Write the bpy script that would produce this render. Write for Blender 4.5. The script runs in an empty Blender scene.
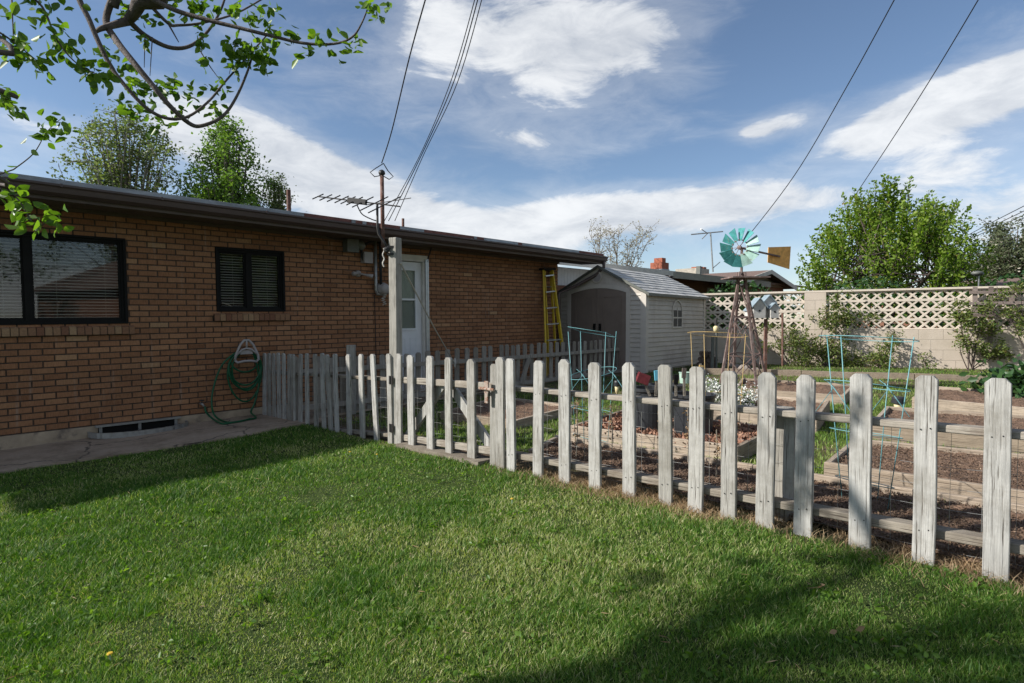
import bpy, math, random
import numpy as np
from mathutils import Vector, Matrix
random.seed(7); rng = np.random.default_rng(7)
scene = bpy.context.scene
COL = scene.collection
PI = math.pi

# ------------------------------------------------------------------ camera
EYE = Vector((0.0, 0.0, 1.25)); F = 600.0; HZ = 320.0
PITCH = math.atan((341.5 - HZ) / F)
cam_d = bpy.data.cameras.new("camera"); cam = bpy.data.objects.new("camera", cam_d); COL.objects.link(cam)
cam_d.sensor_width = 36.0; cam_d.lens = 36.0 * F / 1024.0
cam_d.clip_start = 0.05; cam_d.clip_end = 2000
cam.location = EYE; cam.rotation_euler = (PI / 2 - PITCH, 0, 0)
scene.camera = cam
CP, SP = math.cos(PITCH), math.sin(PITCH)

def ray(px, py):
    x = (px - 512.0) / F; y = -(py - 341.5) / F
    return Vector((x, CP + y * SP, -SP + y * CP))
def at(px, py, Y):
    d = ray(px, py); return EYE + d * (Y / d.y)

# ------------------------------------------------------------------ ground height
def gz(X, Y):
    X = np.asarray(X, float); Y = np.asarray(Y, float)
    sx = np.where(X < 1.5, X, 1.5 + 1.5 * np.tanh((X - 1.5) / 1.5))
    sx = np.where(sx < -7, -7 - 2 * np.tanh((-7 - sx) / 2), sx)
    sy = np.clip(Y, -6, 10)
    z = 0.032 + 0.0082 * sy + 0.0366 * sx
    z = z + 0.006 * np.sin(2.3 * X + 1.1 * Y) * np.cos(1.7 * Y - .6 * X) + 0.004 * np.sin(5.1 * X) * np.sin(4.3 * Y + 1)
    return z
def g(X, Y): return float(gz(X, Y))
def gp(px, py, h=0.0):
    d = ray(px, py); t = (EYE.z - 0.1) / max(1e-4, -d.z)
    for _ in range(30):
        p = EYE + d * t; zz = g(p.x, p.y) + h
        t = (EYE.z - zz) / -d.z
    return EYE + d * t

# ------------------------------------------------------------------ materials
def newmat(name):
    m = bpy.data.materials.new(name); m.use_nodes = True
    nt = m.node_tree; nt.nodes.clear()
    out = nt.nodes.new("ShaderNodeOutputMaterial"); b = nt.nodes.new("ShaderNodeBsdfPrincipled")
    nt.links.new(b.outputs[0], out.inputs[0])
    return m, nt, b, out
def N(nt, t, **kw):
    n = nt.nodes.new(t)
    for k, v in kw.items(): setattr(n, k, v)
    return n
def c4(c): return (c[0], c[1], c[2], 1.0)
def ramp(nt, src, stops):
    r = N(nt, "ShaderNodeValToRGB"); e = r.color_ramp.elements
    while len(e) < len(stops): e.new(0.5)
    for el, (p, c) in zip(e, stops): el.position = p; el.color = c4(c)
    nt.links.new(src, r.inputs[0]); return r.outputs[0]
def coords(nt, scale=(1, 1, 1), rand=False, kind="Object", rot=(0, 0, 0)):
    tc = N(nt, "ShaderNodeTexCoord"); mp = N(nt, "ShaderNodeMapping")
    mp.inputs["Scale"].default_value = scale; mp.inputs["Rotation"].default_value = rot
    nt.links.new(tc.outputs[kind], mp.inputs[0])
    if rand:
        oi = N(nt, "ShaderNodeObjectInfo"); mu = N(nt, "ShaderNodeMath", operation="MULTIPLY"); mu.inputs[1].default_value = 37.0
        nt.links.new(oi.outputs["Random"], mu.inputs[0])
        cb = N(nt, "ShaderNodeCombineXYZ"); nt.links.new(mu.outputs[0], cb.inputs[0]); nt.links.new(mu.outputs[0], cb.inputs[1]); nt.links.new(mu.outputs[0], cb.inputs[2])
        nt.links.new(cb.outputs[0], mp.inputs["Location"])
    return mp.outputs[0]
def noise(nt, vec, scale, detail=5, rough=.6):
    n = N(nt, "ShaderNodeTexNoise"); n.inputs["Scale"].default_value = scale; n.inputs["Detail"].default_value = detail
    n.inputs["Roughness"].default_value = rough; nt.links.new(vec, n.inputs["Vector"]); return n.outputs["Fac"]
def bump(nt, b, src, strength=.4, dist=.01):
    bp = N(nt, "ShaderNodeBump"); bp.inputs["Strength"].default_value = strength; bp.inputs["Distance"].default_value = dist
    nt.links.new(src, bp.inputs["Height"]); nt.links.new(bp.outputs[0], b.inputs["Normal"])
def mix(nt, fac, a, b, mode="MIX"):
    m = N(nt, "ShaderNodeMix", data_type="RGBA", blend_type=mode)
    if isinstance(fac, (int, float)): m.inputs[0].default_value = fac
    else: nt.links.new(fac, m.inputs[0])
    for i, s in ((6, a), (7, b)):
        if isinstance(s, tuple): m.inputs[i].default_value = c4(s)
        else: nt.links.new(s, m.inputs[i])
    return m.outputs[2]

def simple(name, c, rough=.6, var=.25, scale=6, metal=0, bmp=.2, stretch=(1, 1, 1), rand=False, dirt=None, spec=.4):
    m, nt, b, _ = newmat(name)
    v = coords(nt, stretch, rand)
    f = noise(nt, v, scale)
    lo = tuple(x * (1 - var) for x in c); hi = tuple(min(1, x * (1 + var)) for x in c)
    col = ramp(nt, f, [(.3, lo), (.7, hi)])
    if dirt:
        f2 = noise(nt, coords(nt, (1, 1, 1), rand), dirt[1], 6, .7)
        msk = ramp(nt, f2, [(dirt[2], (0, 0, 0)), (dirt[2] + .12, (1, 1, 1))])
        col = mix(nt, msk, col, dirt[0])
    nt.links.new(col, b.inputs["Base Color"])
    b.inputs["Roughness"].default_value = rough; b.inputs["Metallic"].default_value = metal
    b.inputs["Specular IOR Level"].default_value = spec
    if bmp: bump(nt, b, noise(nt, v, scale * 3), bmp, .01)
    return m

def wood(name, c, dark, rand=True, axis=2, gs=1.0, stain=None):
    """weathered timber: long grain along axis, cracks, grey bleaching"""
    m, nt, b, _ = newmat(name)
    st = [28 * gs] * 3; st[axis] = 1.6 * gs
    v = coords(nt, tuple(st), rand)
    f1 = noise(nt, v, 2.0, 8, .65)
    st2 = [90 * gs] * 3; st2[axis] = 2.2 * gs
    f2 = noise(nt, coords(nt, tuple(st2), rand), 1.6, 4, .6)
    f3 = noise(nt, coords(nt, (1, 1, 1), rand), 5, 6, .7)
    base = ramp(nt, f1, [(.3, tuple(x * .68 for x in c)), (.5, c), (.75, tuple(min(1, x * 1.18) for x in c))])
    crack = ramp(nt, f2, [(.36, (1, 1, 1)), (.42, (0, 0, 0))])
    col = mix(nt, crack, base, dark)
    blot = ramp(nt, f3, [(.46, (0, 0, 0)), (.68, (.8, .8, .8))])
    col = mix(nt, blot, col, stain or tuple(x * .62 for x in c))
    oi = N(nt, "ShaderNodeObjectInfo"); rr = ramp(nt, oi.outputs["Random"], [(0, (.72, .70, .66)), (.5, (.92, .91, .89)), (1, (1.04, 1.04, 1.03))])
    col = mix(nt, 1.0, col, rr, "MULTIPLY")
    nt.links.new(col, b.inputs["Base Color"]); b.inputs["Roughness"].default_value = .85
    b.inputs["Specular IOR Level"].default_value = .2
    ad = N(nt, "ShaderNodeMath", operation="ADD"); nt.links.new(f1, ad.inputs[0]); nt.links.new(f2, ad.inputs[1])
    bump(nt, b, ad.outputs[0], .8, .006)
    return m

def tinted(name, stops, rough=.7, transl=0.0, tr_col=None, var_noise=None, spec=.3, stain=False):
    """base colour from the per-face attribute 'tint' (each leaf / brick / chip its own colour)"""
    m, nt, b, out = newmat(name)
    a = N(nt, "ShaderNodeAttribute"); a.attribute_name = "tint"
    col = ramp(nt, a.outputs["Fac"], stops)
    if var_noise:
        st, sc, lo = var_noise
        f = noise(nt, coords(nt, st), sc, 6, .65)
        col = mix(nt, 1.0, col, ramp(nt, f, [(.3, (lo, lo, lo)), (.7, (1, 1, 1))]), "MULTIPLY")
        bump(nt, b, f, .35, .006)
    if stain:
        fs_ = noise(nt, coords(nt, (1, 1, 2.2)), 1.3, 7, .65); col = mix(nt, 1.0, col, ramp(nt, fs_, [(.34, (.84, .83, .82)), (.64, (1.10, 1.08, 1.05))]), "MULTIPLY")
        fs2 = noise(nt, coords(nt, (9, 9, .7)), 1.5, 5, .6); col = mix(nt, ramp(nt, fs2, [(.60, (0, 0, 0)), (.72, (.35, .35, .35))]), col, (.36, .31, .26))
    nt.links.new(col, b.inputs["Base Color"]); b.inputs["Roughness"].default_value = rough
    b.inputs["Specular IOR Level"].default_value = spec
    if transl:
        t = N(nt, "ShaderNodeBsdfTranslucent"); ms = N(nt, "ShaderNodeMixShader"); ms.inputs[0].default_value = transl
        tc = mix(nt, 1.0, col, tr_col or (1.5, 1.6, .7), "MULTIPLY")
        nt.links.new(tc, t.inputs[0]); nt.links.new(b.outputs[0], ms.inputs[1]); nt.links.new(t.outputs[0], ms.inputs[2])
        nt.links.new(ms.outputs[0], out.inputs[0])
    return m

M = {}
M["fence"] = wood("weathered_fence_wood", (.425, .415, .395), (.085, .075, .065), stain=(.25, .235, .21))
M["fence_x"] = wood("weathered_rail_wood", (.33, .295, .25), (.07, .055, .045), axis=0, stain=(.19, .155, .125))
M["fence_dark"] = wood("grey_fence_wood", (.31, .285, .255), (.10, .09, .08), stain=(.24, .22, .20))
M["post"] = wood("old_post_wood", (.35, .33, .295), (.12, .11, .10))
M["board"] = wood("bed_board_wood", (.40, .325, .255), (.14, .10, .07), axis=0)
M["trellis"] = wood("trellis_wood", (.26, .21, .19), (.08, .07, .06), axis=0)
M["brick"] = tinted("brown_brick", [(0, (.24, .108, .053)), (.45, (.355, .173, .088)), (.8, (.425, .224, .118)), (1, (.50, .32, .178))], .85, var_noise=((14, 14, 3), 6, .62), stain=True)
M["mortar"] = simple("brick_mortar", (.085, .06, .045), .95, .3, 20)
M["sillbrick"] = tinted("sill_brick", [(0, (.22, .10, .06)), (.5, (.32, .18, .10)), (1, (.42, .28, .16))], .85, var_noise=((6, 6, 6), 8, .7))
M["foundation"] = simple("foundation_concrete", (.36, .285, .205), .9, .28, 5, bmp=.5, dirt=((.15, .12, .10), 3, .55))
m, nt, b, _ = newmat("patio_concrete")
f = noise(nt, coords(nt), 2.2, 9, .7); f2 = noise(nt, coords(nt), 26, 6, .7)
col = ramp(nt, f, [(.34, (.21, .155, .105)), (.5, (.34, .265, .195)), (.68, (.41, .325, .25))])
col = mix(nt, 1.0, col, ramp(nt, f2, [(.35, (.78, .78, .78)), (.6, (1, 1, 1))]), "MULTIPLY")
vo = N(nt, "ShaderNodeTexVoronoi", feature="DISTANCE_TO_EDGE"); vo.inputs["Scale"].default_value = .75
mxv = N(nt, "ShaderNodeVectorMath", operation="ADD"); nz_ = N(nt, "ShaderNodeTexNoise"); nz_.inputs["Scale"].default_value = 2.5; nz_.inputs["Detail"].default_value = 6; tcx = coords(nt); nt.links.new(tcx, nz_.inputs["Vector"]); nt.links.new(tcx, mxv.inputs[0])
sc_ = N(nt, "ShaderNodeVectorMath", operation="SCALE"); sc_.inputs["Scale"].default_value = .5; nt.links.new(nz_.outputs["Color"], sc_.inputs[0]); nt.links.new(sc_.outputs[0], mxv.inputs[1]); nt.links.new(mxv.outputs[0], vo.inputs["Vector"])
ck = ramp(nt, vo.outputs["Distance"], [(.004, (1, 1, 1)), (.010, (0, 0, 0))]); col = mix(nt, ck, col, (.09, .07, .055))
nt.links.new(col, b.inputs["Base Color"]); b.inputs["Roughness"].default_value = .92; bump(nt, b, f2, .5, .008); M["patio"] = m
M["gutter"] = simple("brown_gutter_paint", (.085, .060, .055), .45, .2, 4, bmp=.05, stretch=(.3, 3, 3))
M["soffit"] = simple("soffit_paint", (.10, .075, .06), .7, .2, 4)
M["flash"] = simple("galvanised_flashing", (.27, .29, .31), .45, .3, 5, .5, .15, (1, 4, 4))
M["redroof"] = simple("faded_red_roofing", (.19, .085, .07), .85, .3, 9, dirt=((.42, .42, .42), 2.2, .68))
M["roof"] = simple("roof_shingle", (.12, .095, .08), .95, .3, 20)
M["black"] = simple("black_window_frame", (.010, .0095, .009), .65, .2, 8, bmp=.02, spec=.15)
M["blind"] = simple("blind_slat", (.80, .78, .70), .6, .08, 4, bmp=0)
M["curtain"] = simple("sage_curtain", (.42, .46, .36), .9, .35, 5, bmp=0, stretch=(9, 1, .6))
M["white"] = simple("white_paint", (.66, .67, .68), .45, .07, 5, bmp=.05)
M["whitetrim"] = simple("offwhite_trim", (.58, .55, .50), .6, .12, 6, bmp=.1)
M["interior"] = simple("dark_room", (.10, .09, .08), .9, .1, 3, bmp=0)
M["metal_grey"] = simple("grey_painted_metal", (.13, .135, .12), .5, .2, 8, .2, .05)
M["metal_dark"] = simple("dark_metal", (.045, .042, .04), .5, .25, 10, .4, .05)
M["galv"] = simple("galvanised_pipe", (.33, .33, .32), .45, .2, 12, .6, .05)
M["tower"] = simple("weathered_tower_wood", (.17, .115, .10), .9, .3, 14, bmp=.4, dirt=((.26, .20, .18), 9, .5))
M["rust"] = simple("rusty_metal", (.15, .075, .055), .85, .35, 14, .1, .4, dirt=((.22, .15, .13), 9, .5))
M["rustw"] = simple("rusty_white_metal", (.38, .31, .26), .8, .2, 30, .1, .3, dirt=((.20, .085, .045), 30, .47))
M["cable"] = simple("black_cable", (.02, .02, .022), .6, .1, 4, bmp=0)
M["rope"] = simple("pale_rope", (.48, .46, .42), .8, .2, 60)
M["hose"] = simple("green_rubber_hose", (.006, .085, .035), .35, .25, 10, bmp=0)
M["greyplastic"] = simple("grey_plastic", (.34, .31, .30), .5, .12, 8, bmp=.05)
M["ladder"] = simple("yellow_fibreglass", (.56, .40, .025), .45, .15, 14, bmp=.05, dirt=((.30, .22, .04), 8, .62))
M["alu"] = simple("aluminium", (.40, .41, .42), .35, .12, 12, .7, .05)
M["shed"] = simple("shed_siding_plastic", (.50, .455, .40), .6, .08, 3, bmp=.06, dirt=((.43, .38, .33), 1.8, .50))
M["shedtrim"] = simple("shed_trim_plastic", (.54, .495, .44), .6, .07, 3, bmp=.05)
M["sheddoor"] = simple("shed_door_brown", (.19, .15, .125), .6, .1, 4, bmp=.06)
M["shedroof"] = simple("shed_roof_shingle", (.46, .45, .43), .75, .3, 3.5, bmp=.3, dirt=((.10, .10, .105), 1.4, .66))
M["teal"] = simple("teal_coated_wire", (.14, .33, .35), .45, .15, 20, bmp=0)
M["yellowwire"] = simple("tan_coated_wire", (.50, .34, .13), .5, .2, 20, bmp=0)
M["blade"] = simple("teal_windmill_paint", (.07, .30, .29), .55, .3, 14, .1, .2, dirt=((.42, .40, .30), 12, .60))
M["blade_lit"] = simple("pale_windmill_paint", (.35, .52, .45), .6, .25, 14, .1, .2, dirt=((.24, .16, .09), 15, .60))  # teal blade paint made paler to carry the sunlight on the lit side
M["vane"] = simple("orange_vane_paint", (.85, .44, .13), .7, .25, 16, .1, .2)
M["blackpot"] = simple("black_plastic_pot", (.030, .032, .036), .42, .3, 7, bmp=.1)
M["soil"] = simple("garden_soil", (.16, .098, .064), .98, .5, 22, bmp=1.0, dirt=((.20, .15, .11), 9, .62))
M["cream"] = simple("cream_plastic", (.62, .52, .30), .5, .1, 9, bmp=0)
M["red"] = simple("dark_red_paint", (.16, .025, .03), .6, .2, 12)
M["blue"] = simple("light_blue_paint", (.12, .40, .52), .6, .15, 12)
M["palegreen"] = simple("pale_green_glaze", (.38, .52, .44), .4, .1, 12)
M["bark"] = simple("grey_bark", (.13, .105, .09), .95, .4, 18, bmp=.9, stretch=(1, 1, .3))
M["bark_red"] = simple("dark_twig_bark", (.10, .075, .065), .85, .4, 30, bmp=.5)
M["bark_apple"] = simple("apple_bark", (.11, .088, .078), .85, .4, 30, bmp=.6)
M["bark_pale"] = simple("pale_bark", (.24, .21, .17), .9, .3, 20, bmp=.5)
M["log"] = simple("cut_log", (.13, .095, .075), .95, .4, 12, bmp=.8)
M["rock"] = simple("garden_rock", (.27, .23, .20), .9, .3, 7, bmp=.7)
M["redbrick"] = simple("red_brick", (.33, .11, .065), .9, .25, 14, bmp=.4)
M["stone"] = simple("pale_stone", (.40, .36, .30), .9, .3, 9, bmp=.5)
M["neighbrick"] = simple("neighbour_brick", (.20, .095, .06), .9, .2, 14, bmp=.3)
M["fascia"] = simple("beige_fascia", (.30, .28, .235), .6, .12, 6, bmp=.1)
M["brownshingle"] = simple("brown_shingle", (.17, .115, .095), .95, .25, 16, bmp=.5)
M["birdwhite"] = simple("chalky_white", (.52, .50, .47), .8, .15, 12)
M["birdroof"] = simple("blue_grey_roof", (.24, .30, .34), .7, .15, 12)
M["straw"] = tinted("dead_grass", [(0, (.22, .14, .07)), (.5, (.38, .26, .15)), (1, (.52, .40, .25))], .9, .25, (1.2, 1.1, .9))
M["grass"] = tinted("lawn_grass", [(0, (.026, .080, .008)), (.35, (.072, .168, .020)), (.7, (.185, .275, .050)), (.86, (.33, .38, .13)), (1, (.58, .52, .32))], .55, .30, (1.5, 1.7, .5), spec=.35)
M["chips"] = tinted("mulch_chips", [(0, (.13, .06, .04)), (.5, (.26, .13, .085)), (1, (.42, .26, .18))], .9)
M["clod"] = tinted("soil_crumbs", [(0, (.075, .048, .033)), (.6, (.150, .100, .070)), (.93, (.24, .17, .12)), (1, (.50, .39, .26))], .95)
M["cherry"] = tinted("cherry_leaf", [(0, (.06, .115, .014)), (.5, (.15, .235, .030)), (.85, (.26, .34, .055)), (1, (.34, .22, .10))], .45, .42, (1.5, 1.7, .5))
M["apple"] = tinted("apple_leaf", [(0, (.05, .11, .015)), (.6, (.11, .20, .03)), (1, (.18, .28, .05))], .4, .42, (1.7, 1.8, .45))
M["poplar"] = tinted("poplar_leaf", [(0, (.09, .125, .045)), (.6, (.17, .22, .09)), (1, (.29, .32, .17))], .5, .4, (1.3, 1.4, .6))
M["willow"] = tinted("birch_leaf", [(0, (.07, .14, .025)), (.6, (.14, .24, .045)), (1, (.22, .32, .07))], .5, .42, (1.4, 1.5, .6))
M["blossom"] = tinted("blossom_leaf", [(0, (.05, .075, .03)), (.6, (.11, .13, .065)), (.85, (.2, .2, .12)), (1, (.62, .56, .48))], .6, .25, (1.2, 1.2, .9))
M["vine"] = tinted("rose_leaf", [(0, (.05, .09, .018)), (.6, (.13, .175, .04)), (.9, (.22, .21, .07)), (1, (.28, .14, .07))], .5, .25, (1.4, 1.4, .6))
M["flower"] = tinted("white_petal", [(0, (.10, .16, .06)), (.38, (.14, .2, .07)), (.42, (.75, .76, .72)), (1, (.86, .86, .82))], .7, .2, (1, 1, 1))
M["bud"] = tinted("bud_leaf", [(0, (.20, .18, .09)), (1, (.38, .34, .20))], .7, .2, (1, 1, .8))
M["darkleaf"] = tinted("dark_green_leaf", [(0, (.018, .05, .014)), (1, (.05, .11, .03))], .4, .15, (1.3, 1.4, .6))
M["dandy"] = simple("dandelion_yellow", (.55, .36, .03), .7, .1, 20, bmp=0)

# glass
m, nt, b, out = newmat("window_glass")
nt.nodes.remove(b)
gl = N(nt, "ShaderNodeBsdfGlossy"); gl.inputs["Roughness"].default_value = .02
tr = N(nt, "ShaderNodeBsdfTransparent"); tr.inputs[0].default_value = (.86, .88, .87, 1)
fr = N(nt, "ShaderNodeFresnel"); fr.inputs[0].default_value = 1.38
ms = N(nt, "ShaderNodeMixShader"); ad = N(nt, "ShaderNodeMath", operation="MULTIPLY_ADD"); ad.inputs[1].default_value = 1.0; ad.inputs[2].default_value = .02
nt.links.new(fr.outputs[0], ad.inputs[0]); nt.links.new(ad.outputs[0], ms.inputs[0]); nt.links.new(tr.outputs[0], ms.inputs[1]); nt.links.new(gl.outputs[0], ms.inputs[2])
nt.links.new(ms.outputs[0], out.inputs[0]); M["glass"] = m
m, nt, b, out = newmat("dull_door_glass"); b.inputs["Base Color"].default_value = (.30, .34, .28, 1); b.inputs["Roughness"].default_value = .3; b.inputs["Specular IOR Level"].default_value = .4
tr = N(nt, "ShaderNodeBsdfTransparent"); ms = N(nt, "ShaderNodeMixShader"); ms.inputs[0].default_value = .35; nt.links.new(tr.outputs[0], ms.inputs[1]); nt.links.new(b.outputs[0], ms.inputs[2]); nt.links.new(ms.outputs[0], out.inputs[0]); M["doorglass"] = m

# block wall: 16x8 in blocks in pinkish paint
def blockmat(name, c, c2):
    m, nt, b, _ = newmat(name)
    tc = N(nt, "ShaderNodeTexCoord"); sp = N(nt, "ShaderNodeSeparateXYZ"); nt.links.new(tc.outputs["Object"], sp.inputs[0])
    cb = N(nt, "ShaderNodeCombineXYZ"); nt.links.new(sp.outputs[0], cb.inputs[0]); nt.links.new(sp.outputs[2], cb.inputs[1])
    br = N(nt, "ShaderNodeTexBrick"); nt.links.new(cb.outputs[0], br.inputs["Vector"])
    br.inputs["Scale"].default_value = 1; br.inputs["Brick Width"].default_value = .44; br.inputs["Row Height"].default_value = .22
    br.inputs["Mortar Size"].default_value = .006; br.inputs["Mortar Smooth"].default_value = .5
    br.inputs["Color1"].default_value = c4(c); br.inputs["Color2"].default_value = c4(tuple(x * .93 for x in c)); br.inputs["Mortar"].default_value = c4(tuple(x * .68 for x in c))
    f = noise(nt, coords(nt, (1, 1, 1)), 2.2, 8, .7)
    col = mix(nt, ramp(nt, f, [(.45, (0, 0, 0)), (.65, (.8, .8, .8))]), br.outputs["Color"], c2)
    nt.links.new(col, b.inputs["Base Color"]); b.inputs["Roughness"].default_value = .9
    ad = N(nt, "ShaderNodeMath", operation="MULTIPLY_ADD"); nt.links.new(br.outputs["Fac"], ad.inputs[0]); ad.inputs[1].default_value = -1.0
    nt.links.new(noise(nt, coords(nt, (1, 1, 1)), 60), ad.inputs[2]); bump(nt, b, ad.outputs[0], .5, .008)
    return m
M["block"] = blockmat("painted_block", (.57, .485, .40), (.46, .39, .31))
M["screen"] = simple("painted_screen_block", (.63, .545, .455), .9, .1, 6, bmp=.3, dirt=((.40, .34, .28), 3, .6))

# ------------------------------------------------------------------ mesh builder
def wm(o):
    m = o.matrix_basis.copy()
    while o.parent: o = o.parent; m = o.matrix_basis @ m
    return m
class MB:
    def __init__(s): s.v = []; s.f = []; s.t = []
    def add(s, vs, fs, t=0.5):
        k = len(s.v); s.v += [tuple(p) for p in vs]; s.f += [tuple(i + k for i in f) for f in fs]; s.t += [t] * len(fs); return s
    def box(s, o, a, b, c, t=.5):
        o, a, b, c = map(Vector, (o, a, b, c))
        P = [o, o + a, o + a + b, o + b, o + c, o + a + c, o + a + b + c, o + b + c]
        fl = [(0, 3, 2, 1), (4, 5, 6, 7), (0, 1, 5, 4), (1, 2, 6, 5), (2, 3, 7, 6), (3, 0, 4, 7)]
        return s.add(P, fl, t)
    def bx(s, x0, x1, y0, y1, z0, z1, t=.5):
        return s.box((x0, y0, z0), (x1 - x0, 0, 0), (0, y1 - y0, 0), (0, 0, z1 - z0), t)
    def bev(s, x0, x1, y0, y1, z0, z1, e=.004, t=.5):
        """box with chamfered vertical+horizontal edges on all sides"""
        V = []
        for z, i in ((z0, e), (z0 + e, 0), (z1 - e, 0), (z1, e)):
            xa, xb, ya, yb = x0 + i, x1 - i, y0 + i, y1 - i
            V += [(xa + e, ya, z), (xb - e, ya, z), (xb, ya + e, z), (xb, yb - e, z), (xb - e, yb, z), (xa + e, yb, z), (xa, yb - e, z), (xa, ya + e, z)]
        Fc = [tuple(range(7, -1, -1)), tuple(range(24, 32))]
        for k in range(3):
            for j in range(8): Fc.append((k * 8 + j, k * 8 + (j + 1) % 8, k * 8 + 8 + (j + 1) % 8, k * 8 + 8 + j))
        return s.add(V, Fc, t)
    def prism(s, poly, w, t=.5):
        w = Vector(w); n = len(poly); P = [Vector(p) for p in poly]
        return s.add(P + [p + w for p in P], [tuple(range(n - 1, -1, -1)), tuple(range(n, 2 * n))] + [(i, (i + 1) % n, n + (i + 1) % n, n + i) for i in range(n)], t)
    def beam(s, p, q, w, h, up=(0, 0, 1), t=.5):
        p, q, up = Vector(p), Vector(q), Vector(up); d = (q - p)
        sd = d.cross(up).normalized(); u = sd.cross(d).normalized()
        return s.box(p - sd * w / 2 - u * h / 2, d, sd * w, u * h, t)
    def tube(s, pts, r, n=8, caps=True, t=.5):
        pts = [Vector(p) for p in pts]; m = len(pts)
        rs = r if isinstance(r, (list, tuple)) else [r] * m
        T = [(pts[min(i + 1, m - 1)] - pts[max(i - 1, 0)]).normalized() for i in range(m)]
        up = Vector((0, 0, 1)) if abs(T[0].z) < .9 else Vector((1, 0, 0))
        a = T[0].cross(up).normalized(); V = []
        for i in range(m):
            a = (a - T[i] * a.dot(T[i]));
            a = a.normalized() if a.length > 1e-6 else T[i].orthogonal().normalized()
            b2 = T[i].cross(a)
            for j in range(n):
                an = 2 * PI * j / n; V.append(pts[i] + (a * math.cos(an) + b2 * math.sin(an)) * rs[i])
        Fc = [(i * n + j, i * n + (j + 1) % n, (i + 1) * n + (j + 1) % n, (i + 1) * n + j) for i in range(m - 1) for j in range(n)]
        if caps: Fc += [tuple(range(n - 1, -1, -1)), tuple(range((m - 1) * n, m * n))]
        return s.add(V, Fc, t)
    def ring(s, c, R, r, n=28, k=6, ux=(1, 0, 0), uy=(0, 1, 0), t=.5):
        c, ux, uy = Vector(c), Vector(ux), Vector(uy)
        return s.tube([c + (ux * math.cos(2 * PI * i / n) + uy * math.sin(2 * PI * i / n)) * R for i in range(n + 1)], r, k, False, t)
    def lathe(s, c, prof, n=20, ax=(0, 0, 1), t=.5):
        c, ax = Vector(c), Vector(ax).normalized(); a = ax.orthogonal().normalized(); b2 = ax.cross(a); V = []
        for (r, z) in prof:
            for j in range(n):
                an = 2 * PI * j / n; V.append(c + ax * z + (a * math.cos(an) + b2 * math.sin(an)) * r)
        m = len(prof)
        Fc = [(i * n + j, i * n + (j + 1) % n, (i + 1) * n + (j + 1) % n, (i + 1) * n + j) for i in range(m - 1) for j in range(n)]
        Fc += [tuple(range(n - 1, -1, -1)), tuple(range((m - 1) * n, m * n))]
        return s.add(V, Fc, t)
    def blob(s, c, r, seed=0, n=7, t=.5):
        rr = random.Random(seed); V = []; c = Vector(c)
        rx, ry, rz = (r, r, r) if isinstance(r, (int, float)) else r
        for i in range(n + 1):
            th = PI * i / n
            for j in range(2 * n):
                ph = PI * j / n; k = 1 + rr.uniform(-.14, .14)
                V.append(c + Vector((rx * math.sin(th) * math.cos(ph) * k, ry * math.sin(th) * math.sin(ph) * k, rz * math.cos(th) * k)))
        m2 = 2 * n
        return s.add(V, [(i * m2 + j, (i + 1) * m2 + j, (i + 1) * m2 + (j + 1) % m2, i * m2 + (j + 1) % m2) for i in range(n) for j in range(m2)], t)
    def build(s, name, m, parent=None, world=False, smooth=False, loc=None, tint=False):
        me = bpy.data.meshes.new(name); vs = s.v
        if parent is not None and world:
            inv = wm(parent).inverted(); vs = [inv @ Vector(p) for p in vs]
        if parent is None and loc is not None: vs = [Vector(p) - Vector(loc) for p in vs]
        me.from_pydata([tuple(p) for p in vs], [], s.f); me.materials.append(M[m] if isinstance(m, str) else m)
        if tint:
            at_ = me.attributes.new("tint", "FLOAT", "FACE"); at_.data.foreach_set("value", np.array(s.t, np.float32))
        if smooth: me.polygons.foreach_set("use_smooth", [True] * len(me.polygons))
        me.update()
        o = bpy.data.objects.new(name, me); COL.objects.link(o)
        if parent is not None: o.parent = parent
        elif loc is not None: o.location = loc
        return o
def npmesh(name, V, Fc, tint, m, parent=None, loc=None, smooth=False):
    """V (n,3) world, Fc (k,q) equal-size faces"""
    if parent is not None:
        inv = np.array(wm(parent).inverted()); V = V @ inv[:3, :3].T + inv[:3, 3]
    elif loc is not None: V = V - np.array(loc)
    me = bpy.data.meshes.new(name); k, q = Fc.shape
    me.vertices.add(len(V)); me.vertices.foreach_set("co", V.astype(np.float32).ravel())
    me.loops.add(k * q); me.loops.foreach_set("vertex_index", Fc.astype(np.int32).ravel())
    me.polygons.add(k); me.polygons.foreach_set("loop_start", np.arange(0, k * q, q, dtype=np.int32)); me.polygons.foreach_set("loop_total", np.full(k, q, np.int32))
    me.materials.append(M[m] if isinstance(m, str) else m)
    a = me.attributes.new("tint", "FLOAT", "FACE"); a.data.foreach_set("value", tint.astype(np.float32))
    me.update(calc_edges=True); me.validate()
    o = bpy.data.objects.new(name, me); COL.objects.link(o)
    if parent is not None: o.parent = parent
    elif loc is not None: o.location = loc
    if smooth: me.polygons.foreach_set("use_smooth", [True] * k)
    return o
def thing(name, label, cat, loc=(0, 0, 0), rz=0, group=None):
    o = bpy.data.objects.new(name, None); COL.objects.link(o); o.location = loc; o.rotation_euler = (0, 0, rz); o.empty_display_size = .1
    return tag(o, label, cat, group)
def tag(o, label, cat, group=None, kind=None):
    o["label"] = label; o["category"] = cat
    if group: o["group"] = group
    if kind: o["kind"] = kind
    return o
def struct(o, kind="structure"): o["kind"] = kind; return o

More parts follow.
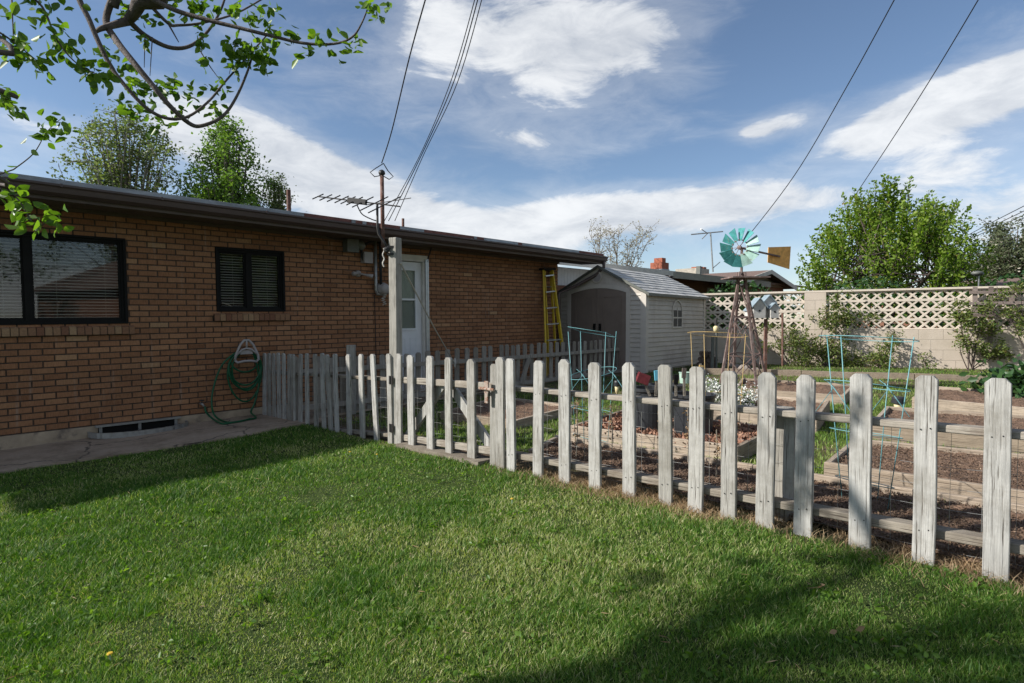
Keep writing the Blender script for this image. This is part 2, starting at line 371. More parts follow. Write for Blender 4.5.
# leaf clouds: kite-shaped, slightly folded leaves
def leafmesh(name, P, size, m, parent=None, tint=None, up=.3, aspect=.55, D=None, loc=None, droop=0.0, hi=False):
    P = np.asarray(P, float); n = len(P)
    if D is None: D = rng.normal(size=(n, 3)); D[:, 2] = D[:, 2] * .6 + up - droop
    else: D = D + rng.normal(size=(n, 3)) * .45; D[:, 2] -= droop
    D /= np.linalg.norm(D, axis=1)[:, None] + 1e-9
    R = rng.normal(size=(n, 3)); S = np.cross(D, R); S /= np.linalg.norm(S, axis=1)[:, None] + 1e-9
    Nn = np.cross(S, D)
    L = (size * rng.uniform(.6, 1.25, n))[:, None]; W = L * aspect
    a = P; t = P + D * L; l = P + D * L * .42 - S * W * .5 + Nn * W * .16; r = P + D * L * .42 + S * W * .5 + Nn * W * .16
    l2 = P + D * L * .78 - S * W * .30 + Nn * W * .05; r2 = P + D * L * .78 + S * W * .30 + Nn * W * .05
    if hi:
        def pt(u, w, h): return P + D * L * u + S * W * w + Nn * W * h
        cv = .10
        V = np.stack([a, pt(.22, .36, .10), pt(.5, .5, .16), pt(.8, .30, .04), pt(1, 0, -cv), pt(.8, -.30, .04), pt(.5, -.5, .16), pt(.22, -.36, .10)], 1).reshape(-1, 3)
        i = np.arange(n)[:, None] * 8
        Fc = np.concatenate([i + np.array([[0, 1, 2, 3, 4]]), i + np.array([[0, 4, 5, 6, 7]])], 0)
        if tint is None: tint = rng.beta(2.2, 2.2, n)
        return npmesh(name, V, Fc, np.concatenate([tint, tint]), m, parent, loc)
    V = np.stack([a, r, r2, t, l2, l], 1).reshape(-1, 3)
    i = np.arange(n)[:, None] * 6
    Fc = np.concatenate([i + np.array([[0, 1, 2, 3]]), i + np.array([[0, 3, 4, 5]])], 0)
    if tint is None: tint = rng.beta(2.2, 2.2, n)
    return npmesh(name, V, Fc, np.concatenate([tint, tint]), m, parent, loc)

# ------------------------------------------------------------------ terrain
def axis_vals(a, b, fa, fb, step, far):
    inner = np.arange(fa, fb + 1e-6, step); lo = [a]; v = fa; s = step
    left = []
    while v > a: s *= 1.35; v -= s; left.append(max(v, a))
    right = []; v = fb; s = step
    while v < b: s *= 1.35; v += s; right.append(min(v, b))
    return np.concatenate([np.array(left[::-1]), inner, np.array(right)])
xs = axis_vals(-500, 500, -9, 13, .12, 0); ys = axis_vals(-300, 700, -2, 17, .12, 0)
XX, YY = np.meshgrid(xs, ys); ZZ = gz(XX, YY)
def fence_d(X, Y): return (4.69 - (X + Y)) * .7071          # >0 on the lawn side of the front fence
def wall_n(X, Y): return ((X + 5.25) - (Y - 6.15)) * .7071   # metres in front of the brick wall
def wall_s(X, Y): return ((X + 5.25) + (Y - 6.15)) * .7071
nx, ny = len(xs), len(ys)
idx = np.arange(nx * ny).reshape(ny, nx)
Fc = np.stack([idx[:-1, :-1], idx[:-1, 1:], idx[1:, 1:], idx[1:, :-1]], -1).reshape(-1, 4)
cx = (XX[:-1, :-1] + XX[1:, 1:]).ravel() / 2; cy = (YY[:-1, :-1] + YY[1:, 1:]).ravel() / 2
m, nt, b, _ = newmat("ground_soil_and_turf")
v = coords(nt); f = noise(nt, v, 1.1, 6, .6); f2 = noise(nt, v, 18, 8, .7)
soil = ramp(nt, f2, [(.3, (.075, .050, .034)), (.6, (.16, .115, .08)), (.8, (.24, .18, .125))])
turf = ramp(nt, f2, [(.3, (.022, .045, .010)), (.7, (.065, .085, .028))])
msk = ramp(nt, f, [(.42, (0, 0, 0)), (.58, (1, 1, 1))])
a = N(nt, "ShaderNodeAttribute"); a.attribute_name = "tint"
col = mix(nt, a.outputs["Fac"], mix(nt, msk, soil, turf), turf)
nt.links.new(col, b.inputs["Base Color"]); b.inputs["Roughness"].default_value = 1; b.inputs["Specular IOR Level"].default_value = .1
bump(nt, b, f2, 1, .03); M["ground"] = m
lawnmask = np.where(fence_d(cx, cy) > .12, 1.0, 0.0)
o = npmesh("ground", np.stack([XX.ravel(), YY.ravel(), ZZ.ravel()], 1), Fc, lawnmask, "ground", smooth=True); struct(o)

# ------------------------------------------------------------------ brick house (local: x along the wall, y into the house, z up)
HT = 0.010
A0 = Vector((-5.25, 6.15, 0.0))
house = thing("brick_house", "long low brown brick house with dark eave and two black-framed windows", "house", A0)
house.rotation_mode = "QUATERNION"
Rm = Matrix.Rotation(PI / 4, 4, "Z") @ Matrix.Rotation(-HT, 4, "Y")
house.rotation_quaternion = Rm.to_quaternion()
HM = Matrix.Translation(A0) @ Rm; HI = HM.inverted()
def hp(px, py, yl=0.0):
    o_ = HI @ EYE; d = HI.to_3x3() @ ray(px, py); t = (yl - o_.y) / d.y; return o_ + d * t
def hw(x, y, z): return HM @ Vector((x, y, z))

HL0, HL1 = -3.3, hp(558, 300).x      # wall extent along x
HD = 7.5; WT = 2.46
zf0 = hp(2, 436.5).z; zf1 = hp(257, 405.8).z
ZB = (zf0 + zf1) / 2                  # top of foundation
# openings
w1r = hp(127, 280).x; w1c = hp(28, 280).x; w1l = 2 * w1c - w1r
w1t = hp(60, 233.4).z; w1b = hp(80, 324.5).z
w2l = hp(216, 285).x; w2r = hp(285, 285).x; w2t = hp(250, 248.8).z; w2b = hp(250, 312).z
dl = hp(389.5, 300).x; dr = hp(425.5, 300).x; dt = hp(412, 257).z; db = ZB - .02
opens = [(w1l, w1r, w1b, w1t), (w2l, w2r, w2b, w2t), (dl, dr, db, dt)]
def rects(x0, x1, z0, z1, ops):
    xsx = sorted({x0, x1, *[o_[0] for o_ in ops], *[o_[1] for o_ in ops]}); R_ = []
    for a_, b_ in zip(xsx[:-1], xsx[1:]):
        mid = (a_ + b_) / 2; seg = [(z0, z1)]
        for o_ in ops:
            if o_[0] < mid < o_[1]:
                ns = []
                for (p, q) in seg:
                    if o_[2] > p: ns.append((p, min(q, o_[2])))
                    if o_[3] < q: ns.append((max(p, o_[3]), q))
                seg = ns
        R_ += [(a_, b_, p, q) for p, q in seg if q - p > 1e-4]
    return R_
mb = MB()
for (a_, b_, p, q) in rects(HL0, HL1, ZB - .01, WT, opens): mb.bx(a_, b_, .010, .20, p, q)
mb.bx(HL1 - .2, HL1 - .004, .2, HD, ZB - .01, WT); mb.bx(HL0 + .004, HL0 + .2, .2, HD, ZB - .01, WT); mb.bx(HL0, HL1, HD, HD + .2, ZB - .01, WT)
wall = mb.build("wall", "mortar", house)
mb = MB(); BW, BH, J = .2032, .0677, .011
nrow = int((WT - ZB) / BH) + 1
for r_ in range(nrow):
    z0 = ZB + r_ * BH; z1 = z0 + BH - J
    if z1 > WT: break
    x = HL0 - (BW / 2 if r_ % 2 else 0)
    iv = [(HL0, HL1)]
    for o_ in opens:
        if o_[2] < (z0 + z1) / 2 < o_[3]:
            iv = [s_ for (p, q) in iv for s_ in ((p, min(q, o_[0])), (max(p, o_[1]), q)) if s_[1] - s_[0] > .01]
    while x < HL1:
        for (p, q) in iv:
            a_, b_ = max(x, p), min(x + BW - J, q)
            if b_ - a_ > .02:
                tt = min(1, max(0, random.gauss(.45, .13))) if random.random() > .025 else random.uniform(.75, .95)
                pr = random.uniform(-.0015, .0015); e = .003
                y0 = pr
                mb.add([(a_, .012, z0), (b_, .012, z0), (b_, .012, z1), (a_, .012, z1), (a_ + e, y0, z0 + e), (b_ - e, y0, z0 + e), (b_ - e, y0, z1 - e), (a_ + e, y0, z1 - e)],
                       [(4, 5, 6, 7), (0, 1, 5, 4), (1, 2, 6, 5), (2, 3, 7, 6), (3, 0, 4, 7)], tt)
        x += BW
mb.build("brickwork", "brick", wall, tint=True)
# foundation
mb = MB(); mb.bx(HL0, HL1 + .01, -.012, .2, -.75, ZB - .012); mb.build("foundation", "foundation", house)
# roof, soffit, gutter
gl0 = hp(0, 177, -.62); gl1 = hp(600, 256.0, -.62)
XR = hp(605.5, 262, -.62).x; XL = -3.40
sl = (gl1.z - gl0.z) / (gl1.x - gl0.x)
def ez(x): return gl0.z + sl * (x - gl0.x)       # gutter top height
def strip(mb_, prof, x0, x1, t=.5, off=None):
    P0 = [(x0, y, ez(x0) + z) for y, z in prof]; P1 = [(x1, y, ez(x1) + z) for y, z in prof]; n = len(prof)
    mb_.add(P0 + P1, [tuple(range(n)), tuple(range(2 * n - 1, n - 1, -1))] + [(i, n + i, n + (i + 1) % n, (i + 1) % n) for i in range(n)], t)
RIDGE = 3.4
mb = MB(); strip(mb, [(-.56, .055), (HD / 2, .055 + .22), (HD / 2, -.06 + .22), (-.56, -.06)], XL, XR); strip(mb, [(HD / 2, .055 + .22), (HD + .7, .05), (HD + .7, -.05), (HD / 2, -.06 + .22)], XL, XR)
roof = mb.build("roof", "roof", house)
xs_g = hp(305, 210, -.6).x
mb = MB(); prof = [(-.572, -.02), (-.572, .062), (-.50, .076), (-.50, -.02)]
strip(mb, prof, XL - .01, xs_g)
mb.build("metal_flashing", "flash", roof)
mb = MB(); strip(mb, prof, xs_g + .003, XR + .01); mb.build("red_flashing", "redroof", roof)
mb = MB()
for p0, p1 in ((401, 425), (485, 519), (523, 580)):
    a_, b_ = hp(p0, 230, -.6).x, hp(p1, 230, -.6).x
    mb = MB(); strip(mb, [(-.576, .005), (-.576, .058), (-.573, .058), (-.573, .005)], a_, b_); mb.build("flashing_patch", "flash", roof)
for p0 in (352.5, 363.5, 475): 
    a_ = hp(p0, 220, -.6).x; mb = MB(); strip(mb, [(-.576, -.0), (-.576, .06), (-.573, .06), (-.573, -.0)], a_, a_ + .06); mb.build("flashing_patch", "flash", roof)
mb = MB(); strip(mb, [(-.575, -.03), (-.615, -.03), (-.66, -.005), (-.66, .0), (-.672, .0), (-.672, -.02), (-.655, -.035), (-.645, -.085), (-.60, -.115), (-.575, -.115)], XL - .03, XR + .03)
gut = mb.build("gutter", "gutter", house)
mb = MB()
for p0 in (60, 160, 265, 370, 470, 555):
    mb = MB(); a_ = hp(p0, 200, -.62).x; strip(mb, [(-.675, -.03), (-.66, .004), (-.57, .004), (-.57, .008), (-.662, .008), (-.68, -.026)], a_, a_ + .02); mb.build("gutter_strap", "gutter", gut)
mb = MB(); strip(mb, [(-.572, -.022), (-.545, -.022), (-.545, -.15), (-.572, -.15)], XL, XR)
strip(mb, [(-.545, -.125), (.0, -.105), (.0, -.125), (-.545, -.145)], XL, XR); strip(mb, [(-.045, -.127), (-.003, -.126), (-.003, -.165), (-.045, -.165)], HL0, HL1)
mb.build("soffit", "soffit", house)
# downspout beyond the corner (short black drop end behind shed peak)
mb = MB(); x = XR - .06; mb.tube([(x, -.62, ez(x) - .1), (x, -.62, ez(x) - .22), (x - .05, -.45, ez(x) - .38), (x - .3, -.1, ez(x) - .6), (HL1 - .03, -.05, ez(x) - .75), (HL1 - .03, -.05, .1)], .035, 8)
mb.build("downspout", "gutter", house, smooth=True)
# interior floor block so rooms stay dark
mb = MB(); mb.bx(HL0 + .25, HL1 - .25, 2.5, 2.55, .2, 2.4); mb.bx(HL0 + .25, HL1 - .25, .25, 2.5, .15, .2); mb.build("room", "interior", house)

def window(l, r, bz, tz, mull):
    w = MB(); fw = .055; y0, y1 = .02, .11
    w.bx(l, r, y0, y1, tz - fw, tz); w.bx(l, r, y0, y1, bz, bz + fw); w.bx(l, l + fw, y0, y1, bz + fw, tz - fw); w.bx(r - fw, r, y0, y1, bz + fw, tz - fw)
    # outer lip
    w.bx(l + .004, r - .004, -.008, y0, tz - .028, tz - .004); w.bx(l + .004, l + .028, -.008, y0, bz + .004, tz - .028); w.bx(r - .028, r - .004, -.008, y0, bz + .004, tz - .028); w.bx(l + .028, r - .028, -.008, y0, bz + .004, bz + .026)
    w.bx(mull - .03, mull + .03, y0 + .01, y1 - .01, bz + fw, tz - fw)
    # sash rails
    for a_, b_, yy in ((l + fw, mull - .03, .05), (mull + .03, r - fw, .035)):
        w.bx(a_, b_, yy, yy + .03, bz + fw, bz + fw + .022); w.bx(a_, b_, yy, yy + .03, tz - fw - .022, tz - fw)
        w.bx(a_, a_ + .02, yy, yy + .03, bz + fw + .022, tz - fw - .022); w.bx(b_ - .02, b_, yy, yy + .03, bz + fw + .022, tz - fw - .022)
    fr_ = w.build("window", "black", house)
    gm = MB(); 
    for a_, b_, yy in ((l + fw + .02, mull - .05, .065), (mull + .05, r - fw - .02, .05)): gm.bx(a_, b_, yy, yy + .004, bz + fw + .022, tz - fw - .022)
    gm.build("pane", "glass", fr_)
    bl = MB(); z = bz + fw + .02
    while z < tz - fw:
        for a_, b_ in ((l + fw, mull - .02), (mull + .02, r - fw)):
            dz = random.uniform(-.0015, .0015)
            bl.box((a_, .120, z + dz), (b_ - a_, 0, dz), (0, .024, .011), (0, .0006, -.0014))
        z += .034
    for xx in np.arange(l + .25, r - .1, .45): bl.bx(xx, xx + .002, .118, .119, bz + fw, tz - fw)
    bl.build("blind", "blind", fr_)
    # brick rowlock sill
    sm = MB(); x = l - .04; 
    while x < r + .03:
        h = .10; jj = random.uniform(-.002, .002); x2 = min(x + .062, r + .05)
        sm.add([(x, -.045, bz - h - .012 + jj), (x2, -.045, bz - h - .012 + jj), (x2, -.045, bz - .03 + jj), (x, -.045, bz - .03 + jj), (x, .05, bz - h - .012), (x2, .05, bz - h - .012), (x2, .05, bz - .004), (x, .05, bz - .004)],
               [(0, 1, 2, 3), (3, 2, 6, 7), (1, 5, 6, 2), (0, 3, 7, 4), (0, 4, 5, 1)], random.random())
        x += .0705
    sb = sm.build("sill", "sillbrick", fr_, tint=True)
    mm = MB(); mm.bx(l - .04, r + .045, -.038, .04, bz - .11, bz - .034); mm.build("sill_mortar", "mortar", sb)
window(w1l, w1r, w1b, w1t, w1c)
window(w2l, w2r, w2b, w2t, hp(249.5, 285).x)

# door
mb = MB(); fwd = .07
mb.bx(dl - .0, dl + fwd, -.03, .10, db, dt); mb.bx(dr - fwd, dr, -.03, .10, db, dt); mb.bx(dl + fwd, dr - fwd, -.03, .10, dt - fwd, dt)
mb.bx(dl - .02, dr + .02, -.045, -.031, dt - .03, dt + .03)
mb.bx(dl, dr, -.05, .1, db - .05, db)
door = mb.build("door", "whitetrim", house)
a_, b_ = dl + fwd + .004, dr - fwd - .004
mb = MB(); zt_ = dt - fwd - .01; zg0 = db + 1.02; zg1 = zt_ - .14; gl_, gr_ = a_ + .12, b_ - .12
for (p, q, r_, s_) in rects(a_, b_, db + .01, zt_, [(gl_, gr_, zg0, zg1)]): mb.bx(p, q, .02, .06, r_, s_)
mb.bx(gl_ - .02, gr_ + .02, .005, .02, zg0 - .03, zg0); mb.bx(gl_ - .02, gr_ + .02, .005, .02, zg1, zg1 + .03); mb.bx(gl_ - .02, gl_ + .005, .005, .02, zg0, zg1); mb.bx(gr_ - .005, gr_ + .02, .005, .02, zg0, zg1)
zm = (zg0 + zg1) / 2; mb.bx(gl_, gr_, .008, .03, zm - .015, zm + .015)
for p, q in ((a_ + .1, (a_ + b_) / 2 - .04), ((a_ + b_) / 2 + .04, b_ - .1)):
    mb.bx(p, q, .012, .02, db + .18, db + .20); mb.bx(p, q, .012, .02, db + .85, db + .87); mb.bx(p, p + .02, .012, .02, db + .20, db + .85); mb.bx(q - .02, q, .012, .02, db + .20, db + .85)
lf = mb.build("door_leaf", "white", door)
mb = MB(); mb.bx(gl_, gr_, .035, .04, zg0, zg1); mb.build("pane", "doorglass", door)
mb = MB(); mb.bx(gl_ + .001, gr_ - .001, .046, .050, zm, zg1 - .001); mb.build("curtain", "curtain", door)  # pale curtain added to soften the contrast of reflections in the glass
mb = MB(); mb.bx(gl_ + .001, gr_ - .001, .046, .050, zg0 + .001, zm - .002); mb.build("screen", "black", door)  # black panel added behind the lower pane so the glass reads dark
mb = MB(); mb.lathe((a_ + .06, .02, db + .98), [(.012, 0), (.012, .04), (.028, .05), (.03, .07), (.015, .085)], 12, (0, -1, 0)); mb.build("handle", "alu", door, smooth=True)
mb = MB(); mb.bx(dr + .002, dr + .03, -.06, -.046, db, dt - .02); mb.bx(dr - .03, dr + .002, -.056, -.046, db + .02, dt - .03); mb.build("storm_door_edge", "alu", door)

# step below the door
pb = hw((dl + dr) / 2, -.3, 0); zz = g(pb.x, pb.y)
mb = MB(); mb.bev((dl - .15), (dr + .15), -.72, -.055, -.2, ZB - .06, .012); o = mb.build("door_step", "patio", house)

# patio strip along the wall
mb = MB(); nseg = 70; PW = 1.27; rows_ = []
sv = np.linspace(-4.5, 8.9, nseg)
for s_ in sv:
    edge = PW + .05 * math.sin(s_ * 1.3) + (.12 * max(0, 1 - abs(s_ - 1.9) / 1.0)) if s_ < 3.0 else 1.0
    for k, n_ in enumerate((-.1, .02, edge * .5, edge, edge + .012)):
        x = -5.25 + .7071 * s_ + .7071 * n_; y = 6.15 + .7071 * s_ - .7071 * n_
        rows_.append((x, y, g(x, y) + (.022 if k < 4 else -.08)))
fs = [(i * 5 + j, (i + 1) * 5 + j, (i + 1) * 5 + j + 1, i * 5 + j + 1) for i in range(nseg - 1) for j in range(4)]
mb.add(rows_, [tuple(reversed(f_)) for f_ in fs]); struct(mb.build("patio", "patio"))

# window well (corrugated edge around a basement opening, its shade painted black)
p0, p1 = hp(98, 436), hp(177, 428)
zg = (p0.z + p1.z) / 2; xm = (p0.x + p1.x) / 2; rx = (p1.x - p0.x) / 2 + .10
ww = thing("window_well", "low galvanised window well rim at the foot of the brick wall", "window well", hw(xm, 0, zg))
def wel(x, y, z): return hw(x, y, z)
mb = MB(); pts = []
for i in range(41):
    an = PI * i / 40; rr_ = 1 + .012 * math.sin(i * 2.4)
    pts.append((xm - rx * rr_ * math.cos(an), -.02 - .36 * rr_ * math.sin(an) ** .8))
pg_ = HI @ Vector((hw(xm, -.15, 0).x, hw(xm, -.15, 0).y, 0)); gq = hw(xm, -.15, 0); wz1 = (HI @ Vector((gq.x, gq.y, g(gq.x, gq.y)))).z + .022 + .055
V = [wel(x, y, wz1) for x, y in pts] + [wel(x, y, wz1 - .06) for x, y in pts] + [wel(xm + (x - xm) * .965, y * .93, wz1) for x, y in pts] + [wel(xm + (x - xm) * .965, y * .93, wz1 - .06) for x, y in pts]
n = 41; fs = []
for i in range(n - 1): fs += [(i, i + 1, n + i + 1, n + i), (2 * n + i + 1, 2 * n + i, 3 * n + i, 3 * n + i + 1), (i + 1, i, 2 * n + i, 2 * n + i + 1)]
mb.add(V, fs); mb.build("rim", "galv", ww, world=True)
mb = MB(); q0, q1 = p0.x, p1.x
mb.box(hw(q0, -.016, wz1 - .05), hw(q1, -.016, wz1 - .05) - hw(q0, -.016, wz1 - .05), hw(q0, -.024, zg) - hw(q0, -.016, zg), Vector((0, 0, .095)))
mb.build("opening", "black", ww, world=True)  # black slab stands in for the shade inside the opening
mb = MB()
for x in (xm, q0 + .02, q1 - .02): mb.box(hw(x - .015, -.04, wz1 - .05), hw(x + .015, 0, 0) - hw(x - .015, 0, 0), hw(0, .015, 0) - hw(0, 0, 0), Vector((0, 0, .09)))
mb.box(hw(q0 - .03, -.06, wz1 + .038), hw(q1 + .03, 0, 0) - hw(q0 - .03, 0, 0), hw(0, .046, 0) - hw(0, 0, 0), Vector((0, 0, .022)))
mb.build("frame", "galv", ww, world=True)
mb = MB()
V = [wel(xm + (x - xm) * .96, y * .92, wz1 - .045) for x, y in pts]; mb.add(V, [tuple(range(n))]); mb.build("bottom", "black", ww, world=True)  # black sheet just under the rim stands in for the unlit depth

# hose hanger + hose + tap
hc = hp(245, 351, -.07)
hh = thing("hose_hanger", "grey plastic triangular hose hanger screwed to the brick wall", "hose hanger", hw(hc.x, 0, hc.z))
mb = MB(); sc = .15
tri = [(-1, -.75), (-.95, -.35), (-.55, .55), (-.2, .95), (.2, .95), (.55, .55), (.95, -.35), (1, -.75), (.8, -.95), (.3, -.85), (-.3, -.85), (-.8, -.95), (-1, -.75)]
mb.tube([hw(hc.x + x * sc, -.13, hc.z + z * sc) for x, z in tri], .016, 8)
mb.tube([hw(hc.x + x * sc, -.13, hc.z + z * sc) for x, z in ((-.9, -.35), (-.4, .15), (0, .25), (.4, .15), (.9, -.35))], .013, 8)
mb.tube([hw(hc.x, -.13, hc.z + .25 * sc), hw(hc.x, -.13, hc.z + .95 * sc)], .012, 8)
mb.build("bracket_loop", "greyplastic", hh, world=True, smooth=True)
mb = MB(); mb.box(hw(hc.x - .08, -.12, hc.z - .04), hw(.16, 0, 0) - hw(0, 0, 0), hw(0, .118, 0) - hw(0, 0, 0), Vector((0, 0, .05)))
mb.build("saddle", "greyplastic", hh, world=True)
def loop(cx_, w, top, bot, y, n=28, ph=0):
    out_ = []
    for i in range(n + 1):
        an = 2 * PI * i / n; z = (top + bot) / 2 + (top - bot) / 2 * math.cos(an); k = math.sin(an)
        out_.append(hw(cx_ + w * k * (1 + .12 * math.cos(an)), y + .012 * math.sin(an * 2 + ph), z))
    return out_
hs = thing("garden_hose", "green garden hose coiled over the wall hanger and trailing to the tap", "hose", hw(hc.x, -.1, 0))
mb = MB(); rr_ = .012
z_at = lambda px, py: hp(px, py, -.08).z
x_at = lambda px, py: hp(px, py, -.08).x
top = hc.z - .01
for (l_, r_, bt) in ((231, 260, 372), (229, 260.5, 385), (228, 261, 389), (232, 260, 390.5), (227.5, 261, 401.5)):
    a_, b_ = x_at(l_, 370), x_at(r_, 370); mb.tube(loop((a_ + b_) / 2, (b_ - a_) / 2, top, z_at(245, bt), -.075 - random.uniform(0, .05), ph=random.uniform(0, 6)), rr_, 7, False)
gzp = lambda px, py: gp(px, py, .035)
tap = hp(202, 404, -.07)
path = [hw(hc.x - .08, -.10, hc.z + .02), hp(222, 365, -.1), hp(213, 390, -.1), hp(212, 407, -.12), hp(216, 417, -.15)]
path = [path[0]] + [HM @ p for p in path[1:]]
pts = path + [gzp(226, 422), gzp(236, 421.8), gzp(248, 419.5), gzp(256, 417.5), HM @ hp(251, 412, -.13), HM @ hp(255, 402, -.1), HM @ hp(259, 380, -.09), hw(hc.x + .1, -.09, hc.z)]
def smooth_path(P, k=6):
    P = [Vector(p) for p in P]; out_ = []
    for i in range(len(P) - 1):
        p0_, p1_, p2_, p3_ = P[max(i - 1, 0)], P[i], P[i + 1], P[min(i + 2, len(P) - 1)]
        for j in range(k):
            t = j / k; out_.append(.5 * ((2 * p1_) + (p2_ - p0_) * t + (2 * p0_ - 5 * p1_ + 4 * p2_ - p3_) * t * t + (3 * p1_ - p0_ - 3 * p2_ + p3_) * t ** 3))
    return out_ + [P[-1]]
mb.tube(smooth_path(pts), rr_, 8)
mb.tube(smooth_path([HM @ Vector((tap.x + .03, -.085, tap.z - .03)), HM @ hp(206, 412, -.1), HM @ hp(213, 419, -.14), gzp(222, 423.5), gzp(232, 422.5), gzp(244, 420.5), gzp(250, 418.5)]), rr_, 8)
mb.build("hose_coil", "hose", hs, world=True, smooth=True)
tp = thing("garden_tap", "small brass tap on the brick wall above the window well end", "tap", hw(tap.x, 0, tap.z))
mb = MB(); mb.tube([hw(tap.x, 0, tap.z), hw(tap.x, -.07, tap.z), hw(tap.x + .02, -.085, tap.z - .03)], .013, 8); mb.build("spout", "galv", tp, world=True, smooth=True)
mb = MB(); mb.ring(hw(tap.x, -.065, tap.z + .045), .026, .006, 12, 6, hw(1, 0, 0) - hw(0, 0, 0), hw(0, -1, 0) - hw(0, 0, 0)); mb.tube([hw(tap.x, -.065, tap.z), hw(tap.x, -.065, tap.z + .045)], .006); mb.build("handle", "metal_dark", tp, world=True, smooth=True)

# electrical gear on the wall
def hbox(mb_, px0, px1, py0, py1, y0, y1):
    a_ = hp(px0, (py0 + py1) / 2, y0); b_ = hp(px1, (py0 + py1) / 2, y0); t_ = hp((px0 + px1) / 2, py0, y0); u_ = hp((px0 + px1) / 2, py1, y0)
    mb_.box(hw(a_.x, y0, u_.z), hw(b_.x, 0, 0) - hw(a_.x, 0, 0), hw(0, y1 - y0, 0) - hw(0, 0, 0), Vector((0, 0, t_.z - u_.z)))
zz = hp(352, 245, 0)
eb = thing("electrical_box", "taller grey electrical box close under the eave", "electrical box", hw(zz.x, 0, zz.z), group="electrical boxes on the brick wall")
mb = MB(); hbox(mb, 347.5, 359, 239, 252, -.14, -.001); mb.build("box_body", "metal_grey", eb, world=True)
c_ = hp(360.5, 245.5, -.1); mb = MB(); mb.lathe(hw(c_.x, -.02, c_.z), [(.07, 0), (.07, .10), (.06, .12), (.0001, .13)], 16, hw(0, -1, 0) - hw(0, 0, 0)); mb.build("round_cover", "metal_grey", eb, world=True, smooth=True)
zz = hp(369, 256, 0)
eb = thing("electrical_box", "smaller lighter grey electrical box beside the vertical conduit", "electrical box", hw(zz.x, 0, zz.z), group="electrical boxes on the brick wall")
mb = MB(); hbox(mb, 364.5, 373, 252, 263, -.11, -.001); mb.build("box_body", "greyplastic", eb, world=True)
mb = MB(); pts = [HM @ hp(a_, b_, -.05) for a_, b_ in ((364, 262), (361.5, 255), (363, 247), (369, 242.5), (374, 241))]; mb.tube(smooth_path(pts), .016, 8); mb.build("cable_loop", "cable", eb, world=True, smooth=True)
# service mast through the roof with meter
mx = hp(379, 285, -.09)
sm_ = thing("service_mast", "rusty electrical service mast rising through the eave above the round meter", "service mast", hw(mx.x, 0, mx.z))
tz = at(379.5, 180, hw(mx.x, -.5, 0).y)
topz = (HI @ tz).z; xtop = hp(379, 190, -.62).x
mb = MB(); mb.tube([hw(xtop, -.70, ez(xtop) - .3), hw(xtop, -.70, topz)], .028, 10); mb.build("mast_pipe", "rust", sm_, world=True, smooth=True)
mb = MB(); a_ = hp(375.5, 260, -.06).x
mb.tube([hw(a_, -.06, WT - .05), hw(a_, -.06, hp(375, 290, -.06).z), hw(a_ + .02, -.06, hp(375, 294, -.06).z), hw(hp(383, 292, -.06).x, -.06, hp(375, 294, -.06).z)], .024, 8)
mb.build("conduit", "galv", sm_, world=True, smooth=True)
mb = MB(); b_ = hp(380.5, 260, -.07).x; mb.tube([hw(b_, -.07, WT - .04), hw(b_, -.07, hp(381, 288, -.07).z)], .022, 8); mb.build("cable_riser", "cable", sm_, world=True, smooth=True)
mc = hp(383, 289, -.06)
mb = MB(); mb.lathe(hw(mc.x, -.01, mc.z), [(.10, 0), (.10, .06), (.085, .07), (.082, .12), (.06, .15), (.0001, .155)], 20, hw(0, -1, 0) - hw(0, 0, 0)); mb.build("meter", "greyplastic", sm_, world=True, smooth=True)
mb = MB(); pts = []
for i in range(60):
    t = i / 59; c_ = hp(384 + .8 * math.sin(t * 9), 293 + 12 * t, -.1); pts.append(hw(c_.x + .025 * math.cos(t * 34), -.10 + .025 * math.sin(t * 34), c_.z))
mb.tube(pts, .006, 5); mb.build("coiled_wire", "rope", sm_, world=True, smooth=True)
mb = MB()
for sx in (-1, 1):
    c0 = Vector((xtop, -.70, topz)); mb.tube([hw(c0.x, c0.y, c0.z - .02), hw(c0.x + sx * .12, c0.y, c0.z - .06), hw(c0.x + sx * .19, c0.y, c0.z - .01), hw(c0.x + sx * .10, c0.y, c0.z + .06), hw(c0.x + .03, c0.y, c0.z + .15)], .007, 6)
mb.build("drip_loop", "cable", sm_, world=True, smooth=True)
mb = MB(); mb.blob(hw(xtop, -.70, topz + .01), .045, 3); mb.build("weatherhead", "metal_dark", sm_, world=True, smooth=True)
lw = hp(375, 320, -.012); mb = MB(); mb.tube([hw(lw.x, -.012, hp(375, 295, -.012).z), hw(lw.x + .01, -.012, .55), hw(lw.x + .015, -.012, ZB)], .006, 5); mb.build("ground_wire", "cable", sm_, world=True)
# twin floodlight
fc = hp(361, 273.5, -.06)
fl_ = thing("floodlight", "pale twin-bulb floodlight on the brick wall below the electrical boxes", "floodlight", hw(fc.x, 0, fc.z))
mb = MB(); ax = hw(0, -1, 0) - hw(0, 0, 0); mb.lathe(hw(fc.x - .02, 0, fc.z), [(.05, 0), (.05, .02), (.03, .035), (.0001, .04)], 14, ax); mb.build("base_plate", "greyplastic", fl_, world=True, smooth=True)
for sx, dz in ((-1, -.01), (1, -.03)):
    mb = MB(); p_ = hw(fc.x - .02, -.04, fc.z); q_ = hw(fc.x - .02 + sx * .10 + (.04 if sx > 0 else 0), -.10, fc.z + dz)
    mb.tube([p_, p_.lerp(q_, .5), q_, q_ + (q_ - p_).normalized() * .05], [.012, .014, .026, .036], 10); mb.build("lamp", "greyplastic", fl_, world=True, smooth=True)
